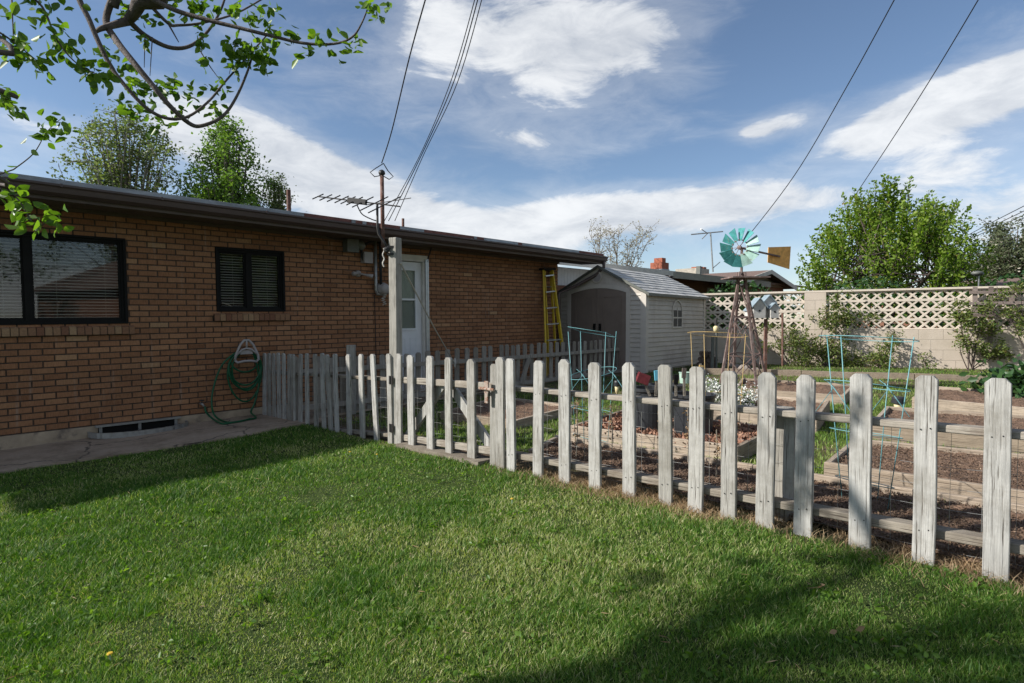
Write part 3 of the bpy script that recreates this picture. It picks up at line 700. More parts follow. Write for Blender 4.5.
# loose cables under the eave
mb = MB(); pts = [HM @ hp(a_, b_, -.35) for a_, b_ in ((230, 214), (300, 223), (350, 236), (392, 236), (430, 242), (520, 254), (556, 259))]; mb.tube(smooth_path(pts), .008, 5)
pts = [HM @ hp(a_, b_, -.06) for a_, b_ in ((318, 230), (328, 237), (340, 239), (349, 238.5))]; mb.tube(smooth_path(pts), .004, 5)
pts = [HM @ hp(a_, b_, -.05) for a_, b_ in ((433, 243), (430, 252), (427, 262))]; mb.tube(smooth_path(pts), .012, 5)
tag(mb.build("eave_cable", "cable", None, loc=hw(4, -.3, 2.3)), "thin black cables strung loosely along the underside of the house eave", "cable")

# ------------------------------------------------------------------ ladder leaning on the wall
ld = thing("step_ladder", "yellow folded step ladder leaning by the house corner", "ladder", HM @ Vector((hp(549, 300).x, -.35, 0)))
def lp(px, py, yl): return HM @ hp(px, py, yl)
for nm, L, R_, yt, ym in (("front_rails", (543.3, 270, 546.5, 376), (552.0, 270.5, 563.0, 352), -.10, -.42),):
    for (a_, b_, c_, d_) in (L, R_):
        mb = MB(); mb.beam(lp(a_, b_, yt), lp(c_, d_, ym), .03, .065, (0, 0, 1)); mb.build("rail", "ladder", ld, world=True)
mb = MB()
for k in range(6):
    mb = MB(); t = .055 + .175 * k; l_ = (543.3 + 3.2 * t + 1.0, 270 + 106 * t); r_ = (552 + 11 * t, 270.5 + 82 * t * 1.0)
    t2 = t
    yy = -.10 - .32 * t
    p_ = lp(l_[0], 270 + 92 * t + 1, yy); q_ = lp(r_[0], 270 + 92 * t, yy); mb.beam(p_, q_, .075, .022); mb.build("step", "alu", ld, world=True)
mb = MB(); p_ = lp(541.5, 269, -.10); q_ = lp(553.5, 269.3, -.10); mb.beam(p_, q_, .13, .035); mb.build("top_cap", "black", ld, world=True)
for a_, b_, c_, d_ in ((544.5, 271, 550, 385), (550.5, 271, 557, 372)):
    mb = MB(); mb.beam(lp(a_, b_, -.04), lp(c_, d_, -.25), .022, .05, (0, 0, 1)); mb.build("rear_rail", "ladder", ld, world=True)
mb = MB()
for t in (.15, .4, .65): mb.tube([lp(544.5 + 5.5 * t, 271 + 105 * t, -.04 - .2 * t), lp(550.5 + 6.5 * t, 271 + 105 * t, -.04 - .2 * t)], .008, 6)
mb.build("spreader_bar", "alu", ld, world=True)

# ------------------------------------------------------------------ front picket fence
FD = Vector((.70711, -.70711, 0)); FN = Vector((-.70711, -.70711, 0))       # along the fence to the right; towards the camera
F0 = Vector((-3.353, 8.047, 0))
def fx(px):
    """distance along the fence line where a vertical at px stands"""
    k = (px - 512) / F; return (k * F0.y - F0.x) / (FD.x - k * FD.y)
def fxo(px, off):
    o_ = F0 + FN * off; k = (px - 512) / F; return (k * o_.y - o_.x) / (FD.x - k * FD.y)
def fpos(t, off=0): p = F0 + FD * t + FN * off; return Vector((p.x, p.y, g(p.x, p.y)))
def picket_mesh(w, h, th, seed):
    """dog-eared board, local x width, y thickness (front -y), z up"""
    rr = random.Random(seed); n = 9; xsx = [0.0] * 0
    L = []
    c = w * rr.uniform(.22, .36); lvl = [0, h * .2, h * .45, h * .7, h - c * .85, h - c * .4, h]
    hw_ = [w / 2, w / 2, w / 2, w / 2, w / 2, w / 2 - c * .42, w / 2 - c * .82]
    V = []
    for z, q in zip(lvl, hw_):
        j = rr.uniform(-.0018, .0018); warp = .003 * math.sin(z * 3 + seed)
        e = .003
        V += [(-q + j, -th / 2 + e + warp, z), (-q + e + j, -th / 2 + warp, z), (q - e + j, -th / 2 + warp, z), (q + j, -th / 2 + e + warp, z), (q + j, th / 2 + warp, z), (-q + j, th / 2 + warp, z)]
    m_ = 6; Fs = [tuple(range(m_ - 1, -1, -1)), tuple(range((len(lvl) - 1) * m_, len(lvl) * m_))]
    for i in range(len(lvl) - 1):
        for j in range(m_): Fs.append((i * m_ + j, i * m_ + (j + 1) % m_, (i + 1) * m_ + (j + 1) % m_, (i + 1) * m_ + j))
    b_ = MB(); b_.add(V, Fs); return b_
def add_picket(parent, pos, yaw, w, h, mat_, lean=0, tip=0, seed=0, th=.02, nails=None):
    b_ = picket_mesh(w, h, th, seed)
    Mx = Matrix.Translation(pos) @ Matrix.Rotation(yaw, 4, "Z") @ Matrix.Rotation(lean, 4, "Y") @ Matrix.Rotation(tip, 4, "X")
    b_ = [b_][0]; o_ = b_.build("picket", mat_, parent)
    o_.matrix_basis = wm(parent).inverted() @ Mx
    if nails is not None:
        q_ = MB()
        for z in nails:
            for sx in (-.2, .22): q_.lathe((sx * w, -th / 2 - .0005, z + sx * .02), [(.0035, 0), (.0035, .0015), (.0001, .002)], 8, (0, -1, 0))
        q_.build("nail", "metal_dark", o_)
    return o_
FY = -PI / 4     # local x along FD: yaw -45 deg ; local -y faces the camera side
gate_px = [397.9, 411, 430, 448.4, 471.5]
left_px = [263.3, 268.4, 273.2, 278, 283.1, 288.4, 292.5, 299.4, 306.5, 315, 323, 329.8, 336.2, 348.4, 362, 376.3, 390]
right_px = [500.7, 511.4, 538.5, 565.2, 596, 630.3, 667.2, 697.5, 730.5, 767.4, 806.2, 864.3, 929.3, 1003, 1092, 1205]
tops = {263.3: 353, 390: 354.5, 397.9: 354, 471.5: 359, 500.7: 357.5, 511.4: 358.5, 538.5: 360.5, 565.2: 360.5, 596: 362, 630.3: 363.5, 667.2: 364.5, 697.5: 366, 730.5: 370, 767.4: 372, 806.2: 373.5, 864.3: 373.5, 929.3: 374, 1003: 377.5, 1092: 380, 1205: 383}
bots = {263.3: 415, 292.5: 429, 316: 433, 348.4: 437, 362: 440, 376.3: 442, 390: 444.5, 397.9: 447, 411: 450.5, 430: 455.5, 448.4: 459.5, 471.5: 465, 500.7: 471.5, 511.4: 473.5, 538.5: 477.6, 565.2: 485.5, 596: 491.5, 630.3: 499.6, 667.2: 507.5, 697.5: 511, 730.5: 517, 767.4: 526, 806.2: 535, 864.3: 548.5, 929.3: 560, 1003: 581, 1092: 600, 1205: 628}
def itp(dct, x):
    k = sorted(dct); 
    return float(np.interp(x, k, [dct[q] for q in k]))
def leanof(px):
    return {329.8: .06, 376.3: .075, 362: .03, 336.2: .045, 348.4: .02}.get(px, random.uniform(-.008, .012))
def fence_run(parent, pxs, w):
    for i, px in enumerate(pxs):
        t = fxo(px, .03); p_ = fpos(t, .03); Y = p_.y
        zt = at(px, itp(tops, px), Y).z; zb = at(px, itp(bots, px), Y).z
        ww_ = w * random.uniform(.93, 1.06)
        p_.z = zb - .015; h_ = zt - p_.z + random.uniform(-.008, .008)
        big = px > 500
        add_picket(parent, p_, FY + random.uniform(-.03, .03), ww_, h_, "fence", -leanof(px), random.uniform(-.012, .012), seed=int(px), th=.022, nails=(h_ * .18, h_ * .72) if big else None)
def rail_z(px, up):
    d_ = {290: 372, 384: 379.8, 432.7: 379, 483: 385, 517.6: 390, 620: 395, 754: 407, 1021: 434, 1300: 462} if up else {300: 424.5, 384: 435.0, 433: 441, 483: 449, 520: 458, 568: 464, 640: 476, 720: 489, 830: 510, 1021: 549, 1300: 600}
    return itp(d_, px)
def rail(parent, pa, pb, up, nm="rail", off=-.045, mt="fence_x", h=.036, dp=.085, over=.0):
    ta, tb = fx(pa) - over, fx(pb) + over
    a_ = F0 + FD * ta + FN * off; b_ = F0 + FD * tb + FN * off
    a_.z = at(pa, rail_z(pa, up), (F0 + FD * fx(pa)).y).z; b_.z = at(pb, rail_z(pb, up), (F0 + FD * fx(pb)).y).z
    mb_ = MB(); Lr = (b_ - a_).length; mb_.bev(0, Lr, -dp / 2, dp / 2, -h / 2, h / 2, .005)
    o_ = mb_.build(nm, mt, parent); d_ = (b_ - a_).normalized()
    yy = Vector((0, 0, 1)).cross(d_).normalized(); zz_ = d_.cross(yy)
    Mx = Matrix((d_, yy, zz_)).transposed().to_4x4(); Mx.translation = a_
    o_.matrix_basis = wm(parent).inverted() @ Mx
    return a_, b_
def wire(parent, ta, tb, z0, z1, off, step=.10, r=.0011, mt="galv"):
    mb_ = MB(); t = ta
    n_ = int((tb - ta) / step); m_ = int((z1 - z0) / .10)
    for i in range(n_ + 1):
        p_ = F0 + FD * (ta + i * step) + FN * off; gg = g(p_.x, p_.y); j = random.uniform(-.003, .003)
        mb_.tube([(p_.x + j, p_.y, gg + z0), (p_.x - j, p_.y, gg + z1)], r, 4, False)
    for k in range(m_ + 1):
        pts_ = []
        for i in range(0, n_ + 1, 2):
            p_ = F0 + FD * (ta + i * step) + FN * off; pts_.append((p_.x, p_.y, g(p_.x, p_.y) + z0 + k * .10 + .004 * math.sin(i)))
        mb_.tube(pts_, r, 4, False)
    mb_.build("wire_mesh", mt, parent, world=True)
lf_ = fpos(fx(330)); fenceL = thing("picket_fence", "weathered white picket fence from the brick wall to the gate", "fence", lf_, 0)
fence_run(fenceL, left_px, .077)
rail(fenceL, 266, 391, True); rail(fenceL, 266, 391, False)
wire(fenceL, fx(300), fx(390), .02, .55, -.1)
rf_ = fpos(fx(760)); fenceR = thing("picket_fence", "weathered white picket fence in front of the garden, right of the gate", "fence", rf_, 0)
fence_run(fenceR, right_px, .092)
rail(fenceR, 502, 1240, True); rail(fenceR, 502, 1240, False, h=.044)
wire(fenceR, fx(505), fx(1240), .04, .60, -.1, .12)
def post4(parent, px, off, w, ztop_px, yaw=FY, nm="post", mt="post", zb=-.1):
    t = fx(px); p_ = fpos(t, off); zt = at(px, ztop_px, p_.y).z; mb_ = MB(); mb_.bev(-w / 2, w / 2, -w / 2, w / 2, zb, zt - p_.z, .006)
    o_ = mb_.build(nm, mt, parent); o_.matrix_basis = wm(parent).inverted() @ (Matrix.Translation(p_) @ Matrix.Rotation(yaw, 4, "Z")); return o_, p_
post4(fenceR, 771, -.17, .11, 407); post4(fenceR, 1100, -.14, .10, 405)
for px in (757, 784):
    t = fx(px); p_ = fpos(t, -.11); h_ = at(px, 408, p_.y).z - p_.z
    add_picket(fenceR, p_ + Vector((0, 0, .1)), FY, .06, h_ - .14, "fence", 0, 0, seed=px, th=.03)
# gate
gate = thing("picket_gate", "white picket gate with diagonal braces and a rusty latch", "gate", fpos(fx(445)))
fence_run(gate, gate_px, .091)
t = fx(493.8); p_ = fpos(t, .0); p_.z = at(493.8, 470, p_.y).z; add_picket(gate, p_, FY, .075, at(493.8, 364, p_.y).z - p_.z, "fence", 0, 0, 11, .022)
ga, gb = rail(gate, 396.5, 494, True, dp=.04, h=.06, off=-.01); gc, gd = rail(gate, 396.5, 494, False, dp=.04, h=.06, off=-.01)
mid = ga.lerp(gb, .52)
for e_ in (gc.lerp(gd, .08), gd.lerp(gc, .04)):
    mb = MB(); s_ = FN * -.035; top_ = mid + FD * (-.05 if (e_ - gc).length < (e_ - gd).length else .05) - Vector((0, 0, .02))
    mb.beam(e_ + s_, top_ + s_, .03, .085, (0, 0, 1)); mb.build("brace", "fence", gate, world=True)
wire(gate, fx(398), fx(492), .05, .55, -.08)
mb = MB()
c_ = F0 + FD * fx(491.5) + FN * .05; z1 = at(491.5, 381, c_.y).z; z0 = at(491.5, 403, c_.y).z
for a_, b_, w_ in ((0, .55, .045), (.45, 1, .035)):
    za, zb_ = z1 + (z0 - z1) * a_, z1 + (z0 - z1) * b_; mb.box(Vector((c_.x, c_.y, zb_)) - FD * w_ / 2, FD * w_, FN * .012, (0, 0, za - zb_))
zc = (z0 * .35 + z1 * .65); mb.tube([Vector((c_.x, c_.y, zc)) - FD * .07 + FN * .02, Vector((c_.x, c_.y, zc)) + FD * .10 + FN * .02], .012, 8)
mb.build("latch", "rustw", gate, world=True)
for py in (380, 428):
    mb = MB(); c_ = F0 + FD * fx(394.5) + FN * .045; z = at(394.5, py, c_.y).z; mb.box(Vector((c_.x, c_.y, z - .04)) - FD * .03, FD * .06, FN * .006, (0, 0, .08)); mb.tube([(c_.x + FN.x * .008, c_.y + FN.y * .008, z - .04), (c_.x + FN.x * .008, c_.y + FN.y * .008, z + .04)], .008, 8)
    mb.build("hinge", "metal_dark", gate, world=True)
mb = MB(); a_ = fpos(fx(404), .02); b_ = fpos(fx(487), .02); mb.beam(a_ + Vector((0, 0, .015)), b_ + Vector((0, 0, .015)), .16, .035)
tag(mb.build("threshold_plank", "fence_x", None, loc=a_.lerp(b_, .5)), "grey weathered plank lying in the grass under the picket gate", "plank")
# tall wooden post at the gate hinge
t = fx(394.0); pp = fpos(t, -.02)
tp_ = thing("wooden_post", "tall square weathered wooden post at the hinge side of the gate", "post", pp, FY + .32)
hz_ = at(393.5, 238, pp.y).z - pp.z
mb = MB(); mb.bev(-.046, .046, -.046, .046, -.15, hz_, .005); mb.build("shaft", "post", tp_)
mb = MB(); pz = Vector((pp.x, pp.y, pp.z + hz_ - .12)) + Vector((-.05, -.03, 0))
for k in range(2):
    mb.box(pz + Vector((-.02, -.02, -.05 + .07 * k)), (.09, 0, 0), (0, .03, 0), (0, 0, .02))
mb.blob(pz + Vector((-.02, -.03, 0)), .028, 5); mb.build("clamp", "metal_dark", tp_, world=True)
# TV aerial carried by the post
Ya = pp.y - .03
an = thing("tv_aerial", "dark multi-element television aerial on a bent mast clamped to the tall post", "aerial", at(388, 249, Ya))
mb = MB(); mb.tube([at(388.5, 250, Ya), at(384, 242, Ya), at(378.5, 234, Ya), at(377.5, 228, Ya), at(377.2, 203, Ya)], .012, 8); mb.build("mast", "metal_dark", an, world=True, smooth=True)
ba, bb = at(318, 196.5, Ya + .15), at(400, 206.5, Ya - .15)
mb = MB(); mb.tube([ba, bb], .007, 6); mb.tube([at(366, 205, Ya), at(411, 198, Ya - .25)], .004, 6); mb.build("boom", "metal_dark", an, world=True)
mb = MB(); bd = (bb - ba); cr = Vector((.55, .5, .42)).normalized()
for t, L in ((.0, .13), (.1, .15), (.2, .16), (.3, .17), (.38, .18), (.46, .2), (.56, .26), (.7, .34), (.82, .4)):
    c_ = ba + bd * t; mb.tube([c_ - cr * L * .5, c_ + cr * L * .5], .006, 5)
mb.build("element", "metal_dark", an, world=True)
mb = MB(); mb.beam(ba.lerp(bb, .38), ba.lerp(bb, .60), .035, .05); mb.build("balun_box", "metal_dark", an, world=True)
mb = MB(); mb.tube(smooth_path([at(357, 205, Ya), at(362, 214, Ya), at(371, 219, Ya), at(377, 221, Ya)]), .006, 6); mb.build("lead", "cable", an, world=True)
# pale rope from post to the rear fence
mb = MB(); a_, b_ = at(400.5, 263, pp.y - .02), at(455, 364, 9.0)
mb.tube([a_, a_.lerp(b_, .5) - Vector((0, 0, .03)), b_], .009, 6); mb.blob(b_ + Vector((0, 0, .02)), (.02, .02, .07), 4)
tag(mb.build("guy_rope", "rope", None, loc=a_), "pale rope slanting down from the tall wooden post to the rear fence", "rope")
mb = MB(); pts = [at(383.5 + .8 * math.sin(i * .9), 248 + i * 1.25, pp.y + .02) for i in range(16)]; mb.tube(pts, .007, 5)
tag(mb.build("hanging_chain", "rope", None, loc=pts[0]), "short pale chain hanging beside the top of the tall post", "chain")

# ------------------------------------------------------------------ rear picket fence (parallel to the house)
RD = Vector((.70711, .70711, 0)); RN = Vector((.70711, -.70711, 0)); R0 = A0 + RN * .98
def rx_(px): k = (px - 512) / F; return (k * R0.y - R0.x) / (RD.x - k * RD.y)
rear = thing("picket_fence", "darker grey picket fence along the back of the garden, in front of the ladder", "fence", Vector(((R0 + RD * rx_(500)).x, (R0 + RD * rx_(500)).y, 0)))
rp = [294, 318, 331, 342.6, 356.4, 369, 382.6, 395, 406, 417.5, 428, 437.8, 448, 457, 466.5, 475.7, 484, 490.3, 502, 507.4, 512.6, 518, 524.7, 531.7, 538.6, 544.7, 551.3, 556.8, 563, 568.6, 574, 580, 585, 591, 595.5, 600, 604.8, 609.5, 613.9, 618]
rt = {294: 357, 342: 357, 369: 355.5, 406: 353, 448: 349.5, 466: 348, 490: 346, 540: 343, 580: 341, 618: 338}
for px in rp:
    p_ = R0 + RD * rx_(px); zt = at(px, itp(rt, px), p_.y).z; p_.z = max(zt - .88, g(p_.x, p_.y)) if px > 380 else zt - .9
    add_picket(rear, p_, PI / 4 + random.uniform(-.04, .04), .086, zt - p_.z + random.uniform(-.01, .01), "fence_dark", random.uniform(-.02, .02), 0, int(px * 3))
for dpx in (17, 47):
    mb = MB(); 
    pa_, pb_ = R0 + RD * rx_(300) + RN * .03, R0 + RD * rx_(620) + RN * .03
    pa_.z = at(300, 353 + 19 + (dpx - 17) * 1.2, pa_.y).z; pb_.z = at(620, 338 + 11 + (dpx - 17) * .72, pb_.y).z
    mid_ = pa_.lerp(pb_, .5); mid_.z -= .015
    for a_, b_ in ((pa_, mid_), (mid_, pb_)): mb.beam(a_, b_, .04, .06)
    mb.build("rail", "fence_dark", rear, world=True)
for px, ty in ((348.5, 345),):
    p_ = R0 + RD * rx_(px) + RN * .06; p_.z = 0; zt = at(px, ty, p_.y).z; mb = MB(); mb.bev(p_.x - .05, p_.x + .05, p_.y - .05, p_.y + .05, -.1, zt, .006); mb.build("post", "post", rear, world=True)
p_ = R0 + RD * rx_(620.5); mb = MB(); mb.bev(p_.x - .04, p_.x + .04, p_.y - .04, p_.y + .04, 0, at(620, 337, p_.y).z, .006); mb.build("post", "fence_dark", rear, world=True)
# brace boards seen through the gate end of rear fence
mb = MB(); a_, b_ = R0 + RD * rx_(519) + RN * .05, R0 + RD * rx_(527) + RN * .05; a_.z = at(519, 384, a_.y).z; b_.z = at(524, 358, b_.y).z; mb.beam(a_, b_, .03, .08); mb.build("brace", "fence_dark", rear, world=True)
# short return panel to the shed
e0 = R0 + RD * rx_(622); sidef = thing("fence_panel", "short grey picket panel closing the gap beside the shed", "fence", (e0.x, e0.y, g(e0.x, e0.y)))
for k in range(5):
    q_ = e0 + Vector((.80, -.1, 0)) * (k * .075) + Vector((.05, 0, 0)); q_.z = g(q_.x, q_.y); px = 512 + F * q_.x / q_.y
    add_picket(sidef, q_, -.12, .055, at(px, 337.5, q_.y).z - q_.z, "fence_dark", 0, 0, 90 + k)
mb = MB(); a_ = e0 + Vector((-.02, -.05, 0)); b_ = e0 + Vector((.43, -.10, 0)); a_.z = at(622, 349, a_.y).z; b_.z = at(633, 349, b_.y).z; mb.beam(a_, b_, .03, .07); mb.build("rail", "fence_dark", sidef, world=True)

# ------------------------------------------------------------------ shed
SC = Vector((2.62, 11.8, 0)); SC.z = at(645.5, 372.5, 11.8).z - .02
SR = math.atan2(.776, .63)
shed = thing("garden_shed", "beige plastic garden shed with brown double doors and grey shingle roof", "shed", SC, SR)
SM = Matrix.Translation(SC) @ Matrix.Rotation(SR, 4, "Z"); SI = SM.inverted()
def sp(px, py, axis, val):
    o_ = SI @ EYE; d = SI.to_3x3() @ ray(px, py); t = (val - o_[axis]) / d[axis]; return o_ + d * t
SWd = 2.12; SDp = 3.03; EH = sp(645, 292, 0, 0).z; PH = sp(597, 267.5, 0, 0).z
dL = sp(571.5, 330, 0, 0).y; dR = sp(626.5, 330, 0, 0).y; dc = (dL + dR) / 2
dtop = sp(598, 288.3, 0, 0).z; dside = sp(572, 294, 0, 0).z
ym = SWd / 2
def lap(mb_, ax, a0, a1, z0, z1, dirn, dz=.093):
    """horizontal lap boards; ax=1: on face x=0 spanning y ; ax=0: on face y=0 spanning x"""
    z = z0
    while z < z1 - .01:
        zt_ = min(z + dz, z1); o1, o2 = .022, .006
        if ax == 1: P = [(-o1, a0, z + .004), (-o1, a1, z + .004), (-o2, a1, zt_), (-o2, a0, zt_), (0, a0, z), (0, a1, z)]
        else: P = [(a0, -o1, z + .004), (a1, -o1, z + .004), (a1, -o2, zt_), (a0, -o2, zt_), (a0, 0, z), (a1, 0, z)]
        fs_ = [(0, 1, 2, 3), (4, 5, 1, 0)]
        if ax == 1: fs_ = [tuple(reversed(q_)) for q_ in fs_]
        mb_.add(P, fs_); z = zt_
mb = MB()
mb.prism([(0, 0, 0), (0, SWd, 0), (0, SWd, EH), (0, ym, PH), (0, 0, EH)], (.04, 0, 0)); mb.prism([(SDp - .04, 0, 0), (SDp - .04, SWd, 0), (SDp - .04, SWd, EH), (SDp - .04, ym, PH), (SDp - .04, 0, EH)], (.04, 0, 0))
mb.bx(.04, SDp - .04, 0, .04, 0, EH); mb.bx(.04, SDp - .04, SWd - .04, SWd, 0, EH)
lap(mb, 1, .09, dR - .09, .05, EH - .02, 1); lap(mb, 1, dL + .09, SWd - .09, .05, EH - .02, 1); lap(mb, 0, .09, SDp - .09, .05, EH - .02, 1)
sw = mb.build("wall", "shed", shed)
mb = MB()
for y0, y1 in ((-.028, .09), (SWd - .09, SWd + .02)):
    mq = MB(); mq.bx(-.03, 0, y0, y1, 0, EH); mq.build("corner_trim", "shedtrim", shed)
mb.bx(0, .09, -.03, 0, 0, EH); mb.bx(SDp - .09, SDp, -.03, 0, 0, EH)
mb.bx(-.028, 0, dR - .09, dR - .0, .02, EH + .05); mb.bx(-.028, 0, dL, dL + .09, .02, EH + .05)
# arch surround
arc = []; K = 16
def archz(y, o_=0): u = (y - dc) / ((dL - dR) / 2); return dtop - (dtop - dside) * u * u + o_
for i in range(K):
    y0 = dR - .09 + (dL - dR + .18) * i / K; y1 = dR - .09 + (dL - dR + .18) * (i + 1) / K
    z0, z1 = archz(y0), archz(y1); mb.add([(-.03, y0, z0), (-.03, y1, z1), (-.03, y1, z1 + .08), (-.03, y0, z0 + .08), (0, y0, z0), (0, y1, z1), (0, y1, z1 + .08), (0, y0, z0 + .08)], [(3, 2, 1, 0), (0, 1, 5, 4), (2, 3, 7, 6)])
mb.build("trim", "shedtrim", shed)
for side in (0, 1):
    y0, y1 = (dR + .004, dc - .012) if side == 0 else (dc + .012, dL - .004)
    mb = MB(); K = 8
    base = [(-.012, y0 + (y1 - y0) * i / K, archz(y0 + (y1 - y0) * i / K, -.005)) for i in range(K + 1)]
    poly = [(-.012, y0, .06)] + base + [(-.012, y1, .06)]
    mb.prism(poly, (-.012, 0, 0))
    i0, i1 = y0 + .10, y1 - .10
    for z0, z1 in ((.16, archz((i0 + i1) / 2, -.13)),):
        mb.bx(-.034, -.024, i0, i1, z0, z0 + .03); mb.bx(-.034, -.024, i0, i0 + .03, z0, z1 - .03); mb.bx(-.034, -.024, i1 - .03, i1, z0, z1 - .03); mb.bx(-.034, -.024, i0, i1, z1 - .03, z1)
    dd = mb.build("door", "sheddoor", shed)
    mb = MB(); yh = y1 - .055 if side == 0 else y0 + .055; zh = sp(598, 327, 0, 0).z; mb.bx(-.06, -.024, yh - .02, yh + .02, zh - .07, zh + .07); mb.build("handle", "black", dd)
mb = MB(); mb.bx(-.04, -.02, dc - .012, dc + .012, .06, archz(dc) - .01); mb.build("centre_strip", "sheddoor", shed)
ec = sp(597, 277.3, 0, 0); mb = MB(); mb.lathe((-.005, ec.y, ec.z), [(.125, 0), (.125, .02), (.105, .026), (.10, .014), (.0001, .014)], 24, (-1, 0, 0)); mb.build("round_vent", "sheddoor" if False else "shed", shed, smooth=False)
mb = MB(); mb.lathe((-.005, ec.y, ec.z), [(.095, .016), (.0001, .018)], 24, (-1, 0, 0)); mb.build("vent_screen", "greyplastic", shed)
# roof slabs with shingle courses
sroof = None
for sgn in (0, 1):
    mb = MB(); ov = .10; steps = 9
    ye = -ov if sgn == 0 else SWd + ov; ze = EH - ov * (PH - EH) / ym
    for k in range(steps):
        t0, t1 = k / steps, (k + 1) / steps
        ya, yb = ye + (ym - ye) * t0, ye + (ym - ye) * t1; za, zb_ = ze + (PH - ze) * t0, ze + (PH - ze) * t1
        lift = .03; seg = 14
        for j in range(seg):
            xa = -.035 + (SDp + .135) * j / seg; xb = -.035 + (SDp + .135) * (j + 1) / seg - .003; jz = random.uniform(0, .006)
            P = [(xa, ya, za + lift + jz), (xb, ya, za + lift + jz), (xb, yb, zb_ + lift - .012), (xa, yb, zb_ + lift - .012), (xa, ya, za), (xb, ya, za), (xb, yb, zb_), (xa, yb, zb_)]
            fs_ = [(0, 1, 2, 3), (4, 5, 1, 0), (5, 6, 2, 1), (7, 4, 0, 3), (7, 6, 5, 4)]
            if sgn: fs_ = [tuple(reversed(q_)) for q_ in fs_]
            mb.add(P, fs_)
    rf = mb.build("roof", "shedroof", shed)
mb = MB()
for xx in (-.062,):
    mb.add([(xx, -.11, EH - .075), (xx, ym, PH - .012), (xx, ym, PH + .045), (xx, -.11, EH - .02), (xx + .03, -.11, EH - .075), (xx + .03, ym, PH - .012), (xx + .03, ym, PH + .045), (xx + .03, -.11, EH - .02)], [(0, 1, 2, 3), (7, 6, 5, 4), (0, 4, 5, 1), (3, 2, 6, 7), (0, 3, 7, 4)])
    mb.add([(xx, SWd + .11, EH - .075), (xx, ym, PH - .012), (xx, ym, PH + .045), (xx, SWd + .11, EH - .02), (xx + .03, SWd + .11, EH - .075), (xx + .03, ym, PH - .012), (xx + .03, ym, PH + .045), (xx + .03, SWd + .11, EH - .02)], [(3, 2, 1, 0), (4, 5, 6, 7), (1, 5, 4, 0), (7, 6, 2, 3), (4, 7, 3, 0)])
mb.build("bargeboard", "metal_grey", shed)
mb = MB(); mb.bx(-.09, SDp + .09, -.115, -.085, EH - .075, EH - .02); mb.build("eave_trim", "metal_grey", shed)
wl, wr, wt, wb = sp(672, 318, 1, 0).x, sp(680.5, 318, 1, 0).x, sp(676, 307.5, 1, 0).z, sp(676, 326.5, 1, 0).z
mb = MB(); e = .035; mb.bx(wl - e, wr + e, -.034, -.004, wb - e, wb); mb.bx(wl - e, wl, -.034, -.004, wb, wt - .06); mb.bx(wr, wr + e, -.034, -.004, wb, wt - .06)
for i in range(8):
    a0_, a1_ = PI * i / 8, PI * (i + 1) / 8; cx_, cz_ = (wl + wr) / 2, wt - .08; R1, R2 = (wr - wl) / 2, (wr - wl) / 2 + e
    q = [(cx_ + R1 * math.cos(a0_), -.034, cz_ + R1 * math.sin(a0_)), (cx_ + R2 * math.cos(a0_), -.034, cz_ + R2 * math.sin(a0_)), (cx_ + R2 * math.cos(a1_), -.034, cz_ + R2 * math.sin(a1_)), (cx_ + R1 * math.cos(a1_), -.034, cz_ + R1 * math.sin(a1_))]
    mb.prism(q, (0, .03, 0))
mb.bx((wl + wr) / 2 - .012, (wl + wr) / 2 + .012, -.033, -.006, wb, wt); mb.bx(wl, wr, -.032, -.006, (wb + wt) / 2 - .03, (wb + wt) / 2)
sw_ = mb.build("window", "shedtrim", shed)
mb = MB(); mb.bx(wl, wr, -.027, -.024, wb, wt - .06); mb.build("pane", "interior", sw_)

# ------------------------------------------------------------------ block wall with screen blocks
W0 = at(703, 330, 14.47); W1 = at(1018, 329, 12.14)
WD = (W1 - W0); WL = WD.length; wd = WD.normalized(); U = .22; UH = .2095
bw_root = thing("block_wall", "tall pinkish block wall topped with four rows of pierced screen blocks", "wall", W0)
bw_root.rotation_mode = "QUATERNION"
nrm = Vector((0, 0, 1)); yv = nrm.cross(wd).normalized(); zv = wd.cross(yv)
WR = Matrix((wd, yv, zv)).transposed().to_4x4(); bw_root.rotation_quaternion = WR.to_quaternion()
WM = Matrix.Translation(W0) @ WR; WI = WM.inverted()
def bwp(px, py, val=0): 
    o_ = WI @ EYE; d = WI.to_3x3() @ ray(px, py); t = (val - o_.y) / d.y; return o_ + d * t
X0, X1 = -2.86, 9.9
mb = MB(); mb.bx(X0, X1, 0, .19, -1.15, -.004); mb.build("lower_wall", "block", bw_root)
mb = MB(); mb.bx(X0, X1, -.004, .194, 4 * UH + .001, 4 * UH + .042); mb.build("coping", "screen", bw_root)
pil = [(bwp(808, 320).x, bwp(828.5, 320).x), (bwp(808, 320).x + 5.6, bwp(828.5, 320).x + 5.6)]
pil = [(round(a_ / U) * U, round(b_ / U) * U) for a_, b_ in pil]
mb = MB(); 
for a_, b_ in pil: mb.bx(a_ + .001, b_ - .001, .0, .19, -.002, 4 * UH)
mb.build("pillar", "block", bw_root)
mb = MB(); n_ = int((X1 - X0) / U)
y0, y1 = .045, .145; th = .052
